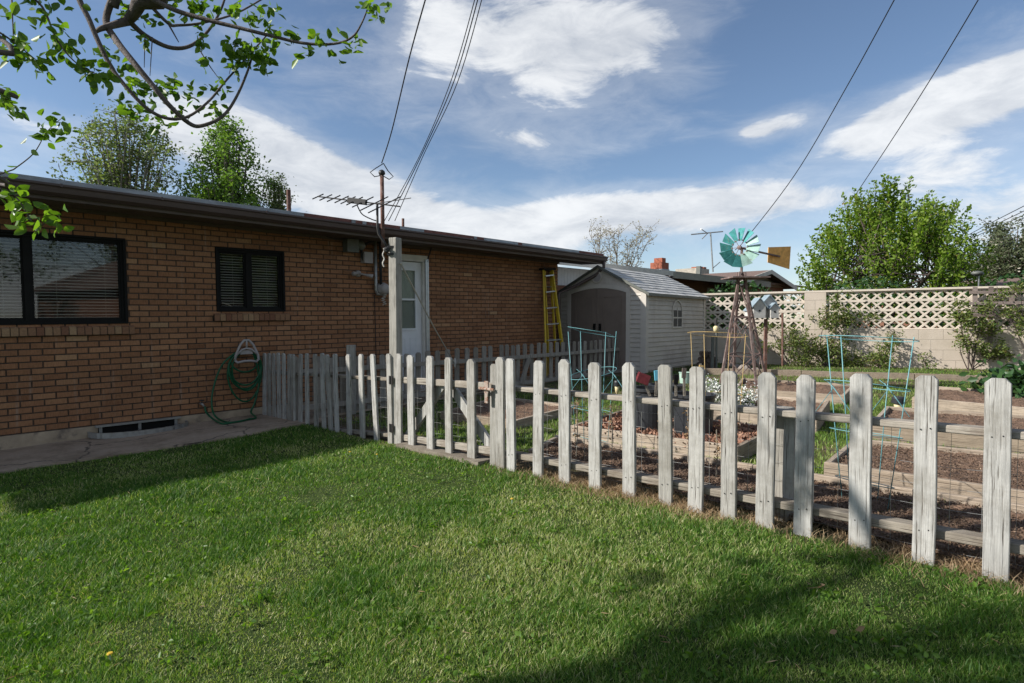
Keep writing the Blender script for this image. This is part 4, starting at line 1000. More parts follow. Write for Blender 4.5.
for i in range(n_):
    xa = X0 + i * U
    if any(a_ - .01 < xa + U / 2 < b_ for a_, b_ in pil): continue
    for k in range(4):
        za = k * UH
        mb.bx(xa, xa + U, y0 - .004, y1 + .004, za + .0005, za + .026); mb.bx(xa, xa + U, y0 - .004, y1 + .004, za + UH - .026, za + UH - .0005)
        mb.prism([(xa, y0, za + .026), (xa + th, y0, za + .026), (xa + U, y0, za + UH - .026), (xa + U - th, y0, za + UH - .026)], (0, y1 - y0, 0))
        mb.prism([(xa + U - th, y0 + .001, za + .026), (xa + U, y0 + .001, za + .026), (xa + th, y0 + .001, za + UH - .026), (xa, y0 + .001, za + UH - .026)], (0, y1 - y0 - .002, 0))
        mb.blob((xa + U / 2, (y0 + y1) / 2, za + UH / 2), (.035, .052, .035), 1, 4)
mb.build("screen_blocks", "screen", bw_root)
# trellis at the right
tl = bwp(975, 300).x; tr_ = thing("trellis", "dark weathered wooden trellis fixed to the block wall on the right", "trellis", WM @ Vector((tl, 0, -1)))
def wb3(mb_, x0, x1, y0_, y1_, z0, z1):
    o_ = WM @ Vector((x0, y0_, z0)); R3 = WR.to_3x3(); mb_.box(o_, R3 @ Vector((x1 - x0, 0, 0)), R3 @ Vector((0, y1_ - y0_, 0)), R3 @ Vector((0, 0, z1 - z0)))
for i, px in enumerate((975, 991, 1012, 1040, 1065)):
    x = bwp(px, 300, -.06).x; mb = MB(); wb3(mb, x - .04, x + .04, -.07, -.045, -.3 if i % 2 else .1, 4 * UH + .03); mb.build("slat", "trellis", tr_, world=True)
for py in (292, 303, 315):
    z = bwp(1000, py, -.06).z; mb = MB(); wb3(mb, bwp(968, 300).x, bwp(1070, 300).x, -.098, -.071, z - .03, z + .03); mb.build("slat", "trellis", tr_, world=True)
# dome on a pole behind the wall
pd = at(979, 272, 13.2); dm = thing("pole_dome", "small grey dome on a thin pole rising behind the block wall", "light", (pd.x, pd.y, 0))
mb = MB(); mb.tube([(pd.x, pd.y, .1), (pd.x, pd.y, pd.z)], .014, 6); mb.build("pole", "galv", dm, world=True)
mb = MB(); mb.blob(at(977.5, 273.5, 13.2), (.12, .1, .055), 2, 8); mb.build("dome", "metal_grey", dm, world=True, smooth=True)

# ------------------------------------------------------------------ raised beds
def bed(label, quad, h=.13, th=.04, fill="soil", surf=.035, name="raised_bed", mt="board", sides=(1, 1, 1, 1), chips=0, chipmat="clod", chiplen=.014, group="raised garden beds"):
    P = [gp(px, py, h) for px, py in quad]
    c = sum(P, Vector()) / 4; base = Vector((c.x, c.y, g(c.x, c.y)))
    r = thing(name, label, "garden bed", base, 0, group)
    for i in range(4):
        if not sides[i]: continue
        a_, b_ = P[i], P[(i + 1) % 4]; d_ = (b_ - a_); d_.z = 0; L_ = d_.length; d_.normalize()
        inn = (c - a_); inn.z = 0; inn = (inn - d_ * inn.dot(d_)).normalized()
        n_ = max(1, int(round(L_ / 2.4)))
        for k in range(n_):
            p_ = a_.lerp(b_, k / n_); q_ = a_.lerp(b_, (k + 1) / n_); 
            if i % 2: p_ = p_ + d_ * (th + .002) if k == 0 else p_; q_ = q_ - d_ * (th + .002) if k == n_ - 1 else q_
            mb_ = MB(); Lk = (q_ - p_).length - .003; mb_.bev(0, Lk, 0, th, -h - .05, random.uniform(-.004, .004), .004)
            o_ = mb_.build("board", mt, r); dd_ = (q_ - p_).normalized(); yy = inn; zz_ = dd_.cross(yy)
            if zz_.z < 0: # keep right handed
                p_, dd_ = q_, -dd_; zz_ = dd_.cross(yy)
            Mx = Matrix((dd_, zz_.cross(dd_), zz_)).transposed().to_4x4(); Mx.translation = p_
            o_.matrix_basis = wm(r).inverted() @ Mx
    n1, n2 = 60, 30; V = []
    Pq = []
    for p in P:
        dv = (c - p); Pq.append(p + dv.normalized() * th * 1.1)
    for j in range(n2 + 1):
        for i in range(n1 + 1):
            u, v_ = i / n1, j / n2; p = Pq[0].lerp(Pq[1], u).lerp(Pq[3].lerp(Pq[2], u), v_)
            V.append((p.x, p.y, p.z - surf + .012 * math.sin(p.x * 23 + p.y * 7) * math.sin(p.y * 19) + random.uniform(-.008, .008)))
    mb_ = MB(); mb_.add(V, [(j * (n1 + 1) + i, j * (n1 + 1) + i + 1, (j + 1) * (n1 + 1) + i + 1, (j + 1) * (n1 + 1) + i) for j in range(n2) for i in range(n1)])
    mb_.build("soil", fill, r, world=True, smooth=True)
    if chips:
        u, v_ = rng.random(chips), rng.random(chips)
        Q = np.array([list(p) for p in Pq]); pts_ = ((Q[0] * (1 - u[:, None]) + Q[1] * u[:, None]) * (1 - v_[:, None]) + (Q[3] * (1 - u[:, None]) + Q[2] * u[:, None]) * v_[:, None])
        pts_[:, 2] -= surf - .004; pts_[:, 2] += rng.uniform(-.002, .012, chips)
        D = rng.normal(size=(chips, 3)); D[:, 2] *= .3
        o_ = leafmesh("mulch", pts_, chiplen, chipmat, r, aspect=.5, D=D)
        o_["kind"] = "stuff"
    return r, P
bed("long narrow raised bed of dug soil running right behind the front fence", [(526, 450), (1120, 586), (1120, 519), (557, 435)], .07, chips=34000, chiplen=.014, sides=(0, 1, 1, 1), surf=.042)
bed("raised bed of reddish mulch that holds the black pots", [(570, 425.5), (738, 446.5), (778, 427), (626, 409)], .13, chips=15000, chipmat="chips", chiplen=.045, surf=.03)
bed("raised bed behind the black pots with the white flowers in it", [(690, 405.5), (817, 419), (830, 400.5), (716, 391)], .14, chips=2500)
bed("long raised bed of brown soil beginning beside the tall teal cage", [(823.7, 462), (1150, 510), (1120, 463), (854, 438)], .13, chips=9000)
bed("raised bed of soil behind the cream-and-black solar light", [(868, 424.5), (1130, 450), (1110, 421), (886, 406)], .14, chips=3000)
bed("raised bed near the dark leafy plant at the right edge", [(912, 397), (1095, 414), (1080, 396), (930, 386)], .15, chips=1500)
bed("low timber-edged bed between the windmill and the block wall", [(735, 388), (845, 395.5), (856, 384), (742, 378)], .12, chips=1200, mt="board")
bed("raised bed of dry stems just inside the gate", [(440, 411), (515, 420.5), (578, 405), (500, 396)], .10, chips=2500)
mb = MB(); a_, b_ = gp(700, 372.5, .03), gp(1110, 384, .03); nn = 7
for k in range(nn):
    p_, q_ = a_.lerp(b_, k / nn), a_.lerp(b_, (k + .985) / nn); p_.z = g(p_.x, p_.y) + .05; q_.z = g(q_.x, q_.y) + .05 + random.uniform(-.01, .01); mb.beam(p_, q_, .09, .12)
tag(mb.build("timber_edging", "board", None, loc=a_), "row of low landscape timbers on the ground before the block wall", "edging")

# ------------------------------------------------------------------ tomato cages
def cage(label, mat_, legs_top, rings, zbot_px, Y, n, rz0, R1, R2, cx_, ytop, tie=True, rr=.0027, square=False, flare=True):
    base = gp(cx_, zbot_px); Y = base.y; base.z -= .02; zt = at(cx_, ytop, Y).z
    r = thing("plant_cage", label, "plant cage", base, 0, "wire plant cages in the garden")
    H = zt - base.z
    def cp(ang, z, jit=0):
        k = z / H; R_ = R2 + (R1 - R2) * k; return Vector((base.x + R_ * math.cos(ang), base.y + R_ * math.sin(ang), base.z + z))
    for k in range(n):
        an = rz0 + 2 * PI * k / n
        mb_ = MB(); mb_.tube([cp(an, 0), cp(an + .02, H * .5), cp(an, H)], rr, 6); mb_.build("leg", mat_, r, world=True, smooth=True)
    for z in rings:
        mb_ = MB(); m_ = n if square and z > .9 else 28
        tl_ = random.uniform(.02, .05) * random.choice((-1, 1))
        pts_ = [cp(rz0 + 2 * PI * i / m_, H * z + tl_ * math.cos(2 * PI * i / m_)) for i in range(m_ + 1)]
        mb_.tube(pts_, rr * .9, 6, False); mb_.build("ring", mat_, r, world=True, smooth=True)
    if tie:
        for k in range(2):
            mb_ = MB(); an = rz0 + 2 * PI * k / n + .1; p_ = cp(an, H * rings[1]); mb_.tube([p_, p_ + Vector((.10, -.02, -.14)), p_ + Vector((.13, -.04, -.20)), p_ + Vector((.02, 0, -.02))], rr * .8, 5)
            mb_.tube([p_ + Vector((-.03, 0, .02)), p_ + Vector((.03, 0, -.03)), p_ + Vector((-.08, 0, -.18))], rr * .8, 5); mb_.build("prong", mat_, r, world=True, smooth=True)
    return r
cage("teal wire plant cage in front of the shed doors", "teal", None, [.995, .66, .36, .12], 451, 0, 4, .35, .235, .15, 592, 331.5, square=True)
cage("tall teal wire plant cage behind the right half of the front fence", "teal", None, [.985, .72, .45, .17], 508, 0, 4, .5, .255, .13, 864, 336)
cage("tan wire plant cage between the black pots and the windmill", "yellowwire", None, [.99, .42, .34, .16], 441, 0, 4, .8, .26, .20, 716, 333.5, tie=False, rr=.0026)

# ------------------------------------------------------------------ pots
def pot(label, cx_, by, w_px, h_px, mat_="blackpot", name="plant_pot", grp="black pots standing in the mulch bed"):
    b_ = gp(cx_, by, .10); R_ = w_px / 2 / F * b_.y; H = h_px / F * b_.y
    r = thing(name, label, "pot", b_, 0, grp)
    mb_ = MB(); mb_.lathe(b_, [(R_ * .84, 0), (R_ * .9, H * .3), (R_ * .97, H * .9), (R_ * 1.03, H * .93), (R_ * 1.03, H), (R_ * .95, H), (R_ * .93, H * .86), (.0001, H * .84)], 28); mb_.build("pot_body", mat_, r, world=True, smooth=False)
    mb_ = MB(); mb_.lathe(b_ + Vector((0, 0, H * .85)), [(R_ * .93, 0), (R_ * .6, .012), (.0001, .015)], 20); mb_.build("soil", "soil", r, world=True)
    return b_, R_, H
pot("big black plastic pot in the mulch, left of the pair, under the red marker", 650, 429, 38, 42)
pot("big black plastic pot in the mulch, right of the pair, near the tan cage", 693, 435, 42, 42)
pot("black plastic pot at the back of the mulch bed touching the tan cage", 666, 418, 34, 34)
pot("small pale green glazed pot on the ground in front of the shed", 685, 383, 12, 11, "palegreen", "glazed_pot", None)

def marker(label, mat_, cx_, ty, by, w, h, sx, sby, Y, tilt, shape="box"):
    p_ = at(sx, sby, Y); q_ = at(cx_, ty + (by - ty) * .5, Y)
    r = thing("garden_marker", label, "garden marker", p_, 0, "small painted markers on sticks")
    mb_ = MB(); mb_.beam(p_, q_ + (q_ - p_).normalized() * .04, .02, .012, (0, 1, 0)); mb_.build("stick", "bark_pale", r, world=True)
    mb_ = MB(); W_, H_ = w / F * Y, h / F * Y
    Rt = Matrix.Rotation(tilt, 3, "Y"); o_ = q_ - Rt @ Vector((W_ / 2, W_ * .3, H_ / 2))
    if shape == "box": mb_.box(o_, Rt @ Vector((W_, 0, 0)), Vector((0, W_ * .6, 0)), Rt @ Vector((0, 0, H_)))
    else: mb_.prism([o_, o_ + Rt @ Vector((W_, 0, 0)), o_ + Rt @ Vector((W_, 0, H_ * .7)), o_ + Rt @ Vector((W_ / 2, 0, H_)), o_ + Rt @ Vector((0, 0, H_ * .7))], (0, W_ * .6, 0))
    mb_.build("sign", mat_, r, world=True)
marker("dark red box on a leaning stick above the left pot", "red", 643, 373, 384, 12, 10, 650, 396, 5.35, .35)
marker("light blue box on a straight stick between the pots", "blue", 657, 371, 380, 5, 10, 655.5, 396, 5.3, -.08)
marker("black box on a thin stick just right of the blue one", "black", 676, 375, 384, 4, 10, 676, 396, 5.2, 0)
marker("dark brown box on a stick in front of the green pot", "bark", 684, 368, 378, 4, 10, 684.5, 396, 5.1, .05)
marker("small yellow frame on a stick under the tan cage", "yellowwire", 701, 364.5, 372, 4, 6, 704, 392, 5.3, .1)

# solar lights
def solar(label, px, top_, bot_, w, h):
    b_ = gp(px, bot_); Y = b_.y; zt = at(px, top_, Y).z; R_ = w / 2 / F * Y; 
    r = thing("solar_light", label, "solar light", b_, 0, "solar path lights in the garden"); H = zt - b_.z
    mb_ = MB(); mb_.lathe(b_, [(.012, 0), (.012, H * .2), (R_ * .5, H * .25), (R_ * .7, H * .68), (.0001, H * .68)], 16); mb_.build("lamp_body", "cream", r, world=True, smooth=True)
    mb_ = MB(); mb_.lathe(b_ + Vector((0, 0, H * .66)), [(R_, 0), (R_, H * .24), (R_ * .8, H * .33), (.0001, H * .34)], 18); mb_.build("cap", "blackpot", r, world=True)
solar("cream-and-black solar light between two front pickets on the right", 898, 396.5, 416, 12, 18)
solar("cream-and-black solar light near the legs of the left teal cage", 617, 380.5, 396, 7, 13)

# ------------------------------------------------------------------ windmill
wb_ = gp(741, 391); Yw = wb_.y
wmill = thing("garden_windmill", "rusty ornamental garden windmill with teal blades and orange tail", "windmill", wb_)
topc = at(741.5, 272, Yw); Hn = at(736, 249, Yw)
feet = [at(719, 392, Yw - .2), at(757, 394, Yw - .25), at(768, 388, Yw + .22), at(733, 386, Yw + .28)]
tops_ = [topc + Vector((dx, dy, 0)) for dx, dy in ((-.035, -.035), (.035, -.035), (.035, .035), (-.035, .035))]
for f_, t_ in zip(feet, tops_):
    mb = MB(); mb.beam(Vector((f_.x, f_.y, g(f_.x, f_.y))), t_, .032, .032, (0, 1, 0)); mb.build("leg", "tower", wmill, world=True)
for zlev in (.30, .62):
    mb = MB()
    for k in range(4):
        a_ = feet[k].lerp(tops_[k], zlev); b_ = feet[(k + 1) % 4].lerp(tops_[(k + 1) % 4], zlev); mb.beam(a_, b_, .018, .018)
    mb.build("cross_bar", "tower", wmill, world=True)
mb = MB()
for k in range(4):
    for z0, z1 in ((.02, .30), (.30, .62), (.62, .93)):
        a_ = feet[k].lerp(tops_[k], z0); b_ = feet[(k + 1) % 4].lerp(tops_[(k + 1) % 4], z1); mb.beam(a_, b_, .010, .014)
        a_ = feet[(k + 1) % 4].lerp(tops_[(k + 1) % 4], z0); b_ = feet[k].lerp(tops_[k], z1); mb.beam(a_, b_, .010, .014)
mb.build("brace", "tower", wmill, world=True)
pc = at(745, 278, Yw); mb = MB(); mb.bx(pc.x - .27, pc.x + .27, pc.y - .25, pc.y + .25, pc.z - .01, pc.z + .01); mb.build("platform", "tower", wmill, world=True)
mb = MB(); mb.tube([topc - Vector((0, 0, .05)), Vector((topc.x, topc.y, Hn.z))], .02, 8); mb.build("neck", "tower", wmill, world=True)
axd = Vector((-.62, -.78, .0)).normalized()          # wheel axis points to camera-left
hub = Vector((topc.x, topc.y, Hn.z + .01)) + axd * .10
sx_ = axd.cross(Vector((0, 0, 1))).normalized(); sy_ = Vector((0, 0, 1))
mb = MB(); mb.ring(hub, .115, .007, 24, 6, sx_, sy_); mb.lathe(hub - axd * .03, [(.03, 0), (.03, .06), (.0001, .07)], 12, axd)
for k in range(6): an = PI * k / 3; mb.tube([hub, hub + (sx_ * math.cos(an) + sy_ * math.sin(an)) * .115], .004, 5)
mb.build("hub", "tower", wmill, world=True)
for k in range(12):
    an = 2 * PI * k / 12 + .1; rd = sx_ * math.cos(an) + sy_ * math.sin(an); tg = -sx_ * math.sin(an) + sy_ * math.cos(an)
    tw = (tg * .82 + axd * .57)
    a_ = hub + rd * .10; b_ = hub + rd * .283; w0, w1_ = .032, .078
    P = [a_ - tw * w0, a_ + tw * w0, b_ + tw * w1_, b_ - tw * w1_]; nn_ = (tg * -.57 + axd * .82) * .004
    mb = MB(); mb.prism(P, nn_); right = rd.dot(Vector((1, 0, 0))) > .2 and rd.z < .75
    mb.build("blade", "blade_lit" if right else "blade", wmill, world=True)  # right-hand blades take the colour with sunlight painted in
tb_ = at(779.5, 256.5, Yw + .42); mb = MB(); st_ = hub - axd * .1; mb.beam(hub, tb_, .03, .022); mb.build("tail_boom", "tower", wmill, world=True)
vd = (tb_ - hub).normalized(); c1, c2 = at(768, 247.2, Yw + .34), at(790.5, 246.5, Yw + .5); c3, c4_ = at(789, 269.2, Yw + .5), at(767.5, 262.5, Yw + .34)
mb = MB(); mb.prism([c1, c2, c3, c4_], (.004, -.004, 0)); mb.build("tail_vane", "vane", wmill, world=True)

# birdhouse condo on a post
bh_b = gp(765, 376); Yb = bh_b.y
bh = thing("birdhouse", "white multi-gabled birdhouse with blue-grey roofs on a post behind the windmill", "birdhouse", bh_b)
mb = MB(); mb.bx(bh_b.x - .025, bh_b.x + .025, bh_b.y - .025, bh_b.y + .025, bh_b.z - .05, at(760, 319, Yb).z); mb.build("post", "rust", bh, world=True)
k_ = Yb / F
def bhouse(cx_, by, w, h, dy, rh):
    c_ = at(cx_, by, Yb + dy); W_, H_, D_ = w * k_, h * k_, w * k_
    mb_ = MB(); mb_.bx(c_.x - W_ / 2, c_.x + W_ / 2, c_.y - D_ / 2, c_.y + D_ / 2, c_.z, c_.z + H_)
    mb_.prism([(c_.x - W_ / 2, c_.y - D_ / 2 + .002, c_.z + H_), (c_.x + W_ / 2, c_.y - D_ / 2 + .002, c_.z + H_), (c_.x, c_.y - D_ / 2 + .002, c_.z + H_ + rh * k_)], (0, D_ - .004, 0)); o_ = mb_.build("wall", "birdwhite", bh, world=True)
    mb_ = MB(); zt_ = c_.z + H_ + rh * k_
    for sg in (-1, 1): mb_.prism([(c_.x, c_.y - D_ * .62, zt_ + .004), (c_.x + sg * W_ * .66, c_.y - D_ * .62, c_.z + H_ - rh * k_ * .3), (c_.x + sg * W_ * .66, c_.y - D_ * .62, c_.z + H_ - rh * k_ * .3 + .02), (c_.x, c_.y - D_ * .62, zt_ + .024)], (0, D_ * 1.24, 0))
    mb_.build("roof", "birdroof", bh, world=True)
    mb_ = MB(); mb_.lathe((c_.x, c_.y - D_ / 2 - .003, c_.z + H_ * .6), [(.018, 0), (.0001, .004)], 10, (0, -1, 0)); mb_.build("entrance_hole", "black", o_, world=True)
bhouse(757, 318, 12, 12, .0, 7); bhouse(767, 318, 11, 16, .12, 6); bhouse(773, 318, 8, 10, -.05, 4); bhouse(750, 317, 8, 7, .1, 4)

# lamp post near the shed
lb = gp(716.5, 371); lp_ = thing("garden_lamp", "slim grey garden lamp post with a cream head beside the shed", "lamp", lb)
mb = MB(); mb.tube([lb, at(716.5, 332, lb.y)], .022, 8); mb.tube([lb + Vector((-.09, 0, 0)), at(713, 336, lb.y)], .035, 8); mb.build("post", "metal_grey", lp_, world=True)
mb = MB(); q_ = at(716, 332, lb.y); mb.lathe(q_, [(.03, 0), (.05, .03), (.055, .10), (.02, .13), (.0001, .13)], 12); mb.build("lamp_head", "cream", lp_, world=True, smooth=True)
mb = MB(); mb.lathe(q_ + Vector((0, 0, .13)), [(.03, 0), (.022, .12), (.0001, .17)], 10); mb.build("cap", "metal_dark", lp_, world=True)
# rusty post by the vines
rb = gp(782.5, 367); mb = MB(); mb.tube([rb, at(782.5, 313, rb.y)], .022, 6); tag(mb.build("rusty_stake", "rust", None, loc=rb), "thin dark rusty stake upright before the block wall, left of the bush", "stake")
# log pile
for k in range(16):
    px = 699 + (k % 6) * 2.9 + random.uniform(-.6, .6) + (k // 6) * 1.4; py = 365 - (k // 6) * 5.6
    c_ = at(px, py, 12.6 + random.uniform(-.05, .05)); c_.z = max(c_.z, g(c_.x, c_.y) + .05)
    mb = MB(); d_ = Vector((.25, .95, 0)).normalized(); mb.tube([c_ - d_ * .2, c_ + d_ * .15], [.060, .055], 9)
    where = ("bottom", "middle", "top")[k // 6]
    tag(mb.build("firewood_log", "log", None, loc=c_), "dark cut log in the firewood pile between shed and garden lamp", "log", "logs in the firewood pile")
# rocks
for k, (px, py, s_) in enumerate(((738, 370, .11), (745, 372, .14), (752, 366, .16), (756, 373, .10), (727, 368, .12), (733, 375, .09))):
    c_ = gp(px, py); mb = MB(); mb.blob(c_ + Vector((0, 0, s_ * .4)), (s_, s_ * .8, s_ * .65), k, 6)
    tag(mb.build("garden_rock", "rock", None, loc=c_), "rough brown garden rock lying around the feet of the birdhouse post", "rock", "rocks by the birdhouse")

# ------------------------------------------------------------------ neighbour houses
nh = thing("neighbor_house", "long neighbouring house with white siding, brick wall and brown gabled wing", "house", (4.5, 17.3, .2), PI / 4)
E0 = Vector((1.07, 13.9, 0)); NM = Matrix.Translation(E0) @ Matrix.Rotation(PI / 4, 4, "Z"); NI = NM.inverted()
def nb(mb_, x0, x1, y0_, y1_, z0, z1):
    R3 = NM.to_3x3(); mb_.box(NM @ Vector((x0, y0_, z0)), R3 @ Vector((x1 - x0, 0, 0)), R3 @ Vector((0, y1_ - y0_, 0)), Vector((0, 0, z1 - z0)))
def npnt(px, py, yl):
    o_ = NI @ EYE; d = NI.to_3x3() @ ray(px, py); t = (yl - o_.y) / d.y; return o_ + d * t
zE = npnt(650, 269, 0).z
xw = npnt(676, 275, 0).x; xE = npnt(742, 281, 0).x + 3
mb = MB(); 
for i in range(int((xw + .8) / .12)): nb(mb, -.8 + i * .12, -.8 + i * .12 + .112, .55, .60, zE - .55, zE - .12)
nb(mb, -.8, xw, .601, .8, 0, zE - .1); mb.build("siding", "white", nh, world=True)
mb = MB(); nb(mb, xw + .01, xE + 2.5, .9, 1.1, 0, zE - .08); nb(mb, -.8, xw, .53, .549, 0, zE - .56); mb.build("brick_wall", "neighbrick", nh, world=True)
a_, b_ = npnt(707, 292, .9).x, npnt(728, 292, .9).x
mb = MB(); zt_, zb_ = npnt(717, 288.5, .9).z, npnt(717, 299, .9).z; nb(mb, a_, b_, .86, .9, zt_ - .07, zt_); nb(mb, a_, b_, .86, .9, zb_, zb_ + .06); nb(mb, a_, a_ + .07, .86, .9, zb_, zt_); nb(mb, b_ - .07, b_, .86, .9, zb_, zt_)
nw = mb.build("window", "whitetrim", nh, world=True); mb = MB(); nb(mb, a_ + .07, b_ - .07, .875, .885, zb_ + .06, zt_ - .07); mb.build("pane", "interior", nw, world=True)
mb = MB(); R3 = NM.to_3x3()
def nroof(mb_, x0, x1, yr, zr, y0_=0.0, z0=None, th_=.10):
    z0 = zE if z0 is None else z0
    mb_.prism([NM @ Vector((x0, y0_, z0 - th_)), NM @ Vector((x0, y0_, z0)), NM @ Vector((x0, yr, zr)), NM @ Vector((x0, yr, zr - th_))], R3 @ Vector((x1 - x0, 0, 0)))
nroof(mb, -1.0, xE + 3.2, 4.0, zE + .62, th_=.08); nr = mb.build("roof", "brownshingle", nh, world=True)
mb = MB(); nb(mb, -1.0, xw - .2, -.03, -.002, zE - .13, zE + .01); mb.build("fascia", "whitetrim", nr, world=True)
mb = MB(); nb(mb, xw - .19, xE - .6, -.03, -.002, zE - .19, zE + .01); mb.build("fascia", "fascia", nr, world=True)
# chimneys
def chim(px0, px1, top_, bot_, yl, mt, name="chimney"):
    a_ = npnt(px0, (top_ + bot_) / 2, yl).x; b_ = npnt(px1, (top_ + bot_) / 2, yl).x; xx_ = (a_ + b_) / 2; w_ = (b_ - a_) * .45
    zt = npnt((px0 + px1) / 2, top_, yl).z; zb = npnt((px0 + px1) / 2, bot_, yl).z; mb_ = MB(); nb(mb_, xx_ - w_ / 2, xx_ + w_ / 2, yl, yl + w_, zb - .35, zt); return mb_.build(name, mt, nr, world=True), xx_, w_, zt, zb
c_, xx_, w_, zt, zb = chim(657.5, 673, 262.5, 270, 2.6, "redbrick")
mb = MB(); nb(mb, xx_ - w_ * .3, xx_ + w_ * .22, 2.65, 2.6 + w_ * .8, zt, zt + .17); mb.build("flue", "redbrick", c_, world=True)
mb = MB(); nb(mb, xx_ - w_ / 2 - .02, xx_ + w_ / 2 + .02, 2.58, 2.62 + w_, zb - .2, zb + .03); mb.build("lead_skirt", "flash", c_, world=True)
c_, xx_, w_, zt, zb = chim(690, 716, 268.5, 274, 4.6, "stone")
for q_ in (-.18, .12): 
    mb = MB(); nb(mb, xx_ + q_ * w_ - .01, xx_ + q_ * w_ + .22 * w_, 4.65, 4.65 + w_ * .4, zt, zt + .09); mb.build("flue", "redbrick", c_, world=True)
mb = MB(); nb(mb, xx_ - w_ * .62, xx_ - w_ * .5, 4.4, 4.6, zt - .3, zt + .06); mb.build("vent_cap", "metal_grey", nr, world=True)
# cross gable
gx = npnt(771, 270, -.2).x; gzp_ = npnt(771, 270, -.2).z; ge = 2.55; gzl = zE - .02
mb = MB(); mb.prism([NM @ Vector((gx - ge + .3, .2, gzl - .12)), NM @ Vector((gx + ge - .3, .2, gzl - .12)), NM @ Vector((gx, .2, gzp_ - .12))], R3 @ Vector((0, .1, 0))); mb.build("gable", "birdroof" if False else "fascia", nh, world=True)
mb = MB(); nb(mb, gx - ge + .3, gx + ge - .3, .2, .35, 0, gzl - .125); mb.build("brick_wall", "neighbrick", nh, world=True)
mb = MB(); mb2 = MB()
for sg in (-1, 1):
    mb.prism([NM @ Vector((gx, -.2, gzp_)), NM @ Vector((gx + sg * ge, -.2, gzl - .1)), NM @ Vector((gx + sg * ge, -.2, gzl - .16)), NM @ Vector((gx, -.2, gzp_ - .06))], R3 @ Vector((0, 5, 0)))
    mb2.prism([NM @ Vector((gx, -.205, gzp_ + .01)), NM @ Vector((gx + sg * ge * 1.01, -.205, gzl - .09)), NM @ Vector((gx + sg * ge * 1.01, -.205, gzl - .24)), NM @ Vector((gx, -.205, gzp_ - .14))], R3 @ Vector((0, -.03, 0)))
mb.build("gable_roof", "brownshingle", nh, world=True); mb2.build("bargeboard", "whitetrim", nh, world=True)
# roof aerial of the neighbour
ap = at(713, 272, 19.5); ra = thing("roof_aerial", "thin old television aerial above the stone chimney", "aerial", ap)
mb = MB(); mb.tube([ap, at(710.5, 232.5, 19.5)], .022, 6); mb.build("mast", "galv", ra, world=True)
mb = MB(); mb.tube([at(691, 234.5, 19.5), at(723, 231.5, 19.5)], .02, 5); mb.tube([at(701, 229, 19.2), at(707, 233, 19.5)], .014, 5); mb.tube([at(702, 239, 19.8), at(708, 233, 19.5)], .014, 5); mb.tube([at(713, 268, 19.5), at(720, 262, 19.7)], .014, 5); mb.build("boom", "galv", ra, world=True)
# far right house
fh = thing("neighbor_house", "brown-roofed neighbouring house barely showing above the block wall at far right", "house", (17.5, 19.5, .2))
mb = MB(); mb.bx(14.8, 26, 18.5, 26, 0, 2.1); mb.build("wall", "neighbrick", fh, world=True)
a1, a2 = at(940, 290, 18), at(1200, 286, 17.6); r1, r2 = at(962, 281.5, 21), at(1200, 265, 20)
mb = MB(); mb.add([a1, a2, r2, r1, a1 - Vector((0, 0, .1)), a2 - Vector((0, 0, .1)), r2 + Vector((0, 5, -1)), r1 + Vector((0, 5, -1))], [(0, 1, 2, 3), (4, 5, 1, 0), (3, 2, 6, 7), (0, 3, 7, 4)]); mb.build("roof", "brownshingle", fh, world=True)

# ------------------------------------------------------------------ utility wires
def wire_obj(label, pts_, r, name="utility_cable", grp="overhead cables"):
    mb_ = MB(); mb_.tube(smooth_path(pts_, 8), r, 6); return tag(mb_.build(name, "cable", None, loc=pts_[-1], smooth=True), label, "cable", grp)
wire_obj("left-hand of the two long cables crossing the sky on the right", [at(905, -20, 13), at(846, 88, 16), at(794, 176, 19), at(745, 240, 23), at(735, 250, 24)], .014)
wire_obj("right-hand of the two long cables crossing the sky on the right", [at(990, -20, 13), at(935, 72, 16), at(895, 135, 19), at(850, 203, 23), at(842, 214, 24)], .014)
for k, dy in enumerate((0, 5, 9)):
    wire_obj(("topmost", "middle", "lowest")[k] + " of three short cables at the right edge below the clouds", [at(1080, 178 + dy * 1.2, 24), at(1024, 206 + dy, 30), at(985, 226 + dy * .7, 36), at(940, 250, 42)], .02)
tzw = HM @ Vector((xtop, -.70, topz + .15))
wire_obj("twisted cable rising steeply from the top of the rusty service mast", [at(431, -20, 6.0), at(410, 55, 7.0), at(392, 130, 8.2), tzw], .008)
pe = HM @ hp(388.5, 221, -.66)
for k, (dx0, dx1) in enumerate(((0, -2), (3.0, 0), (7, 3))):
    wire_obj(("left", "middle", "right")[k] + " one of the three close cables running up from the eave beside the mast", [at(480 + dx0, -20, 6.4), at(452 + dx0 * .8, 78 + k * 2, 7.4), at(420 + dx0 * .5, 155, 8.4), pe + Vector((dx1 * .03, 0, 0))], .0055 if k != 1 else .0065)

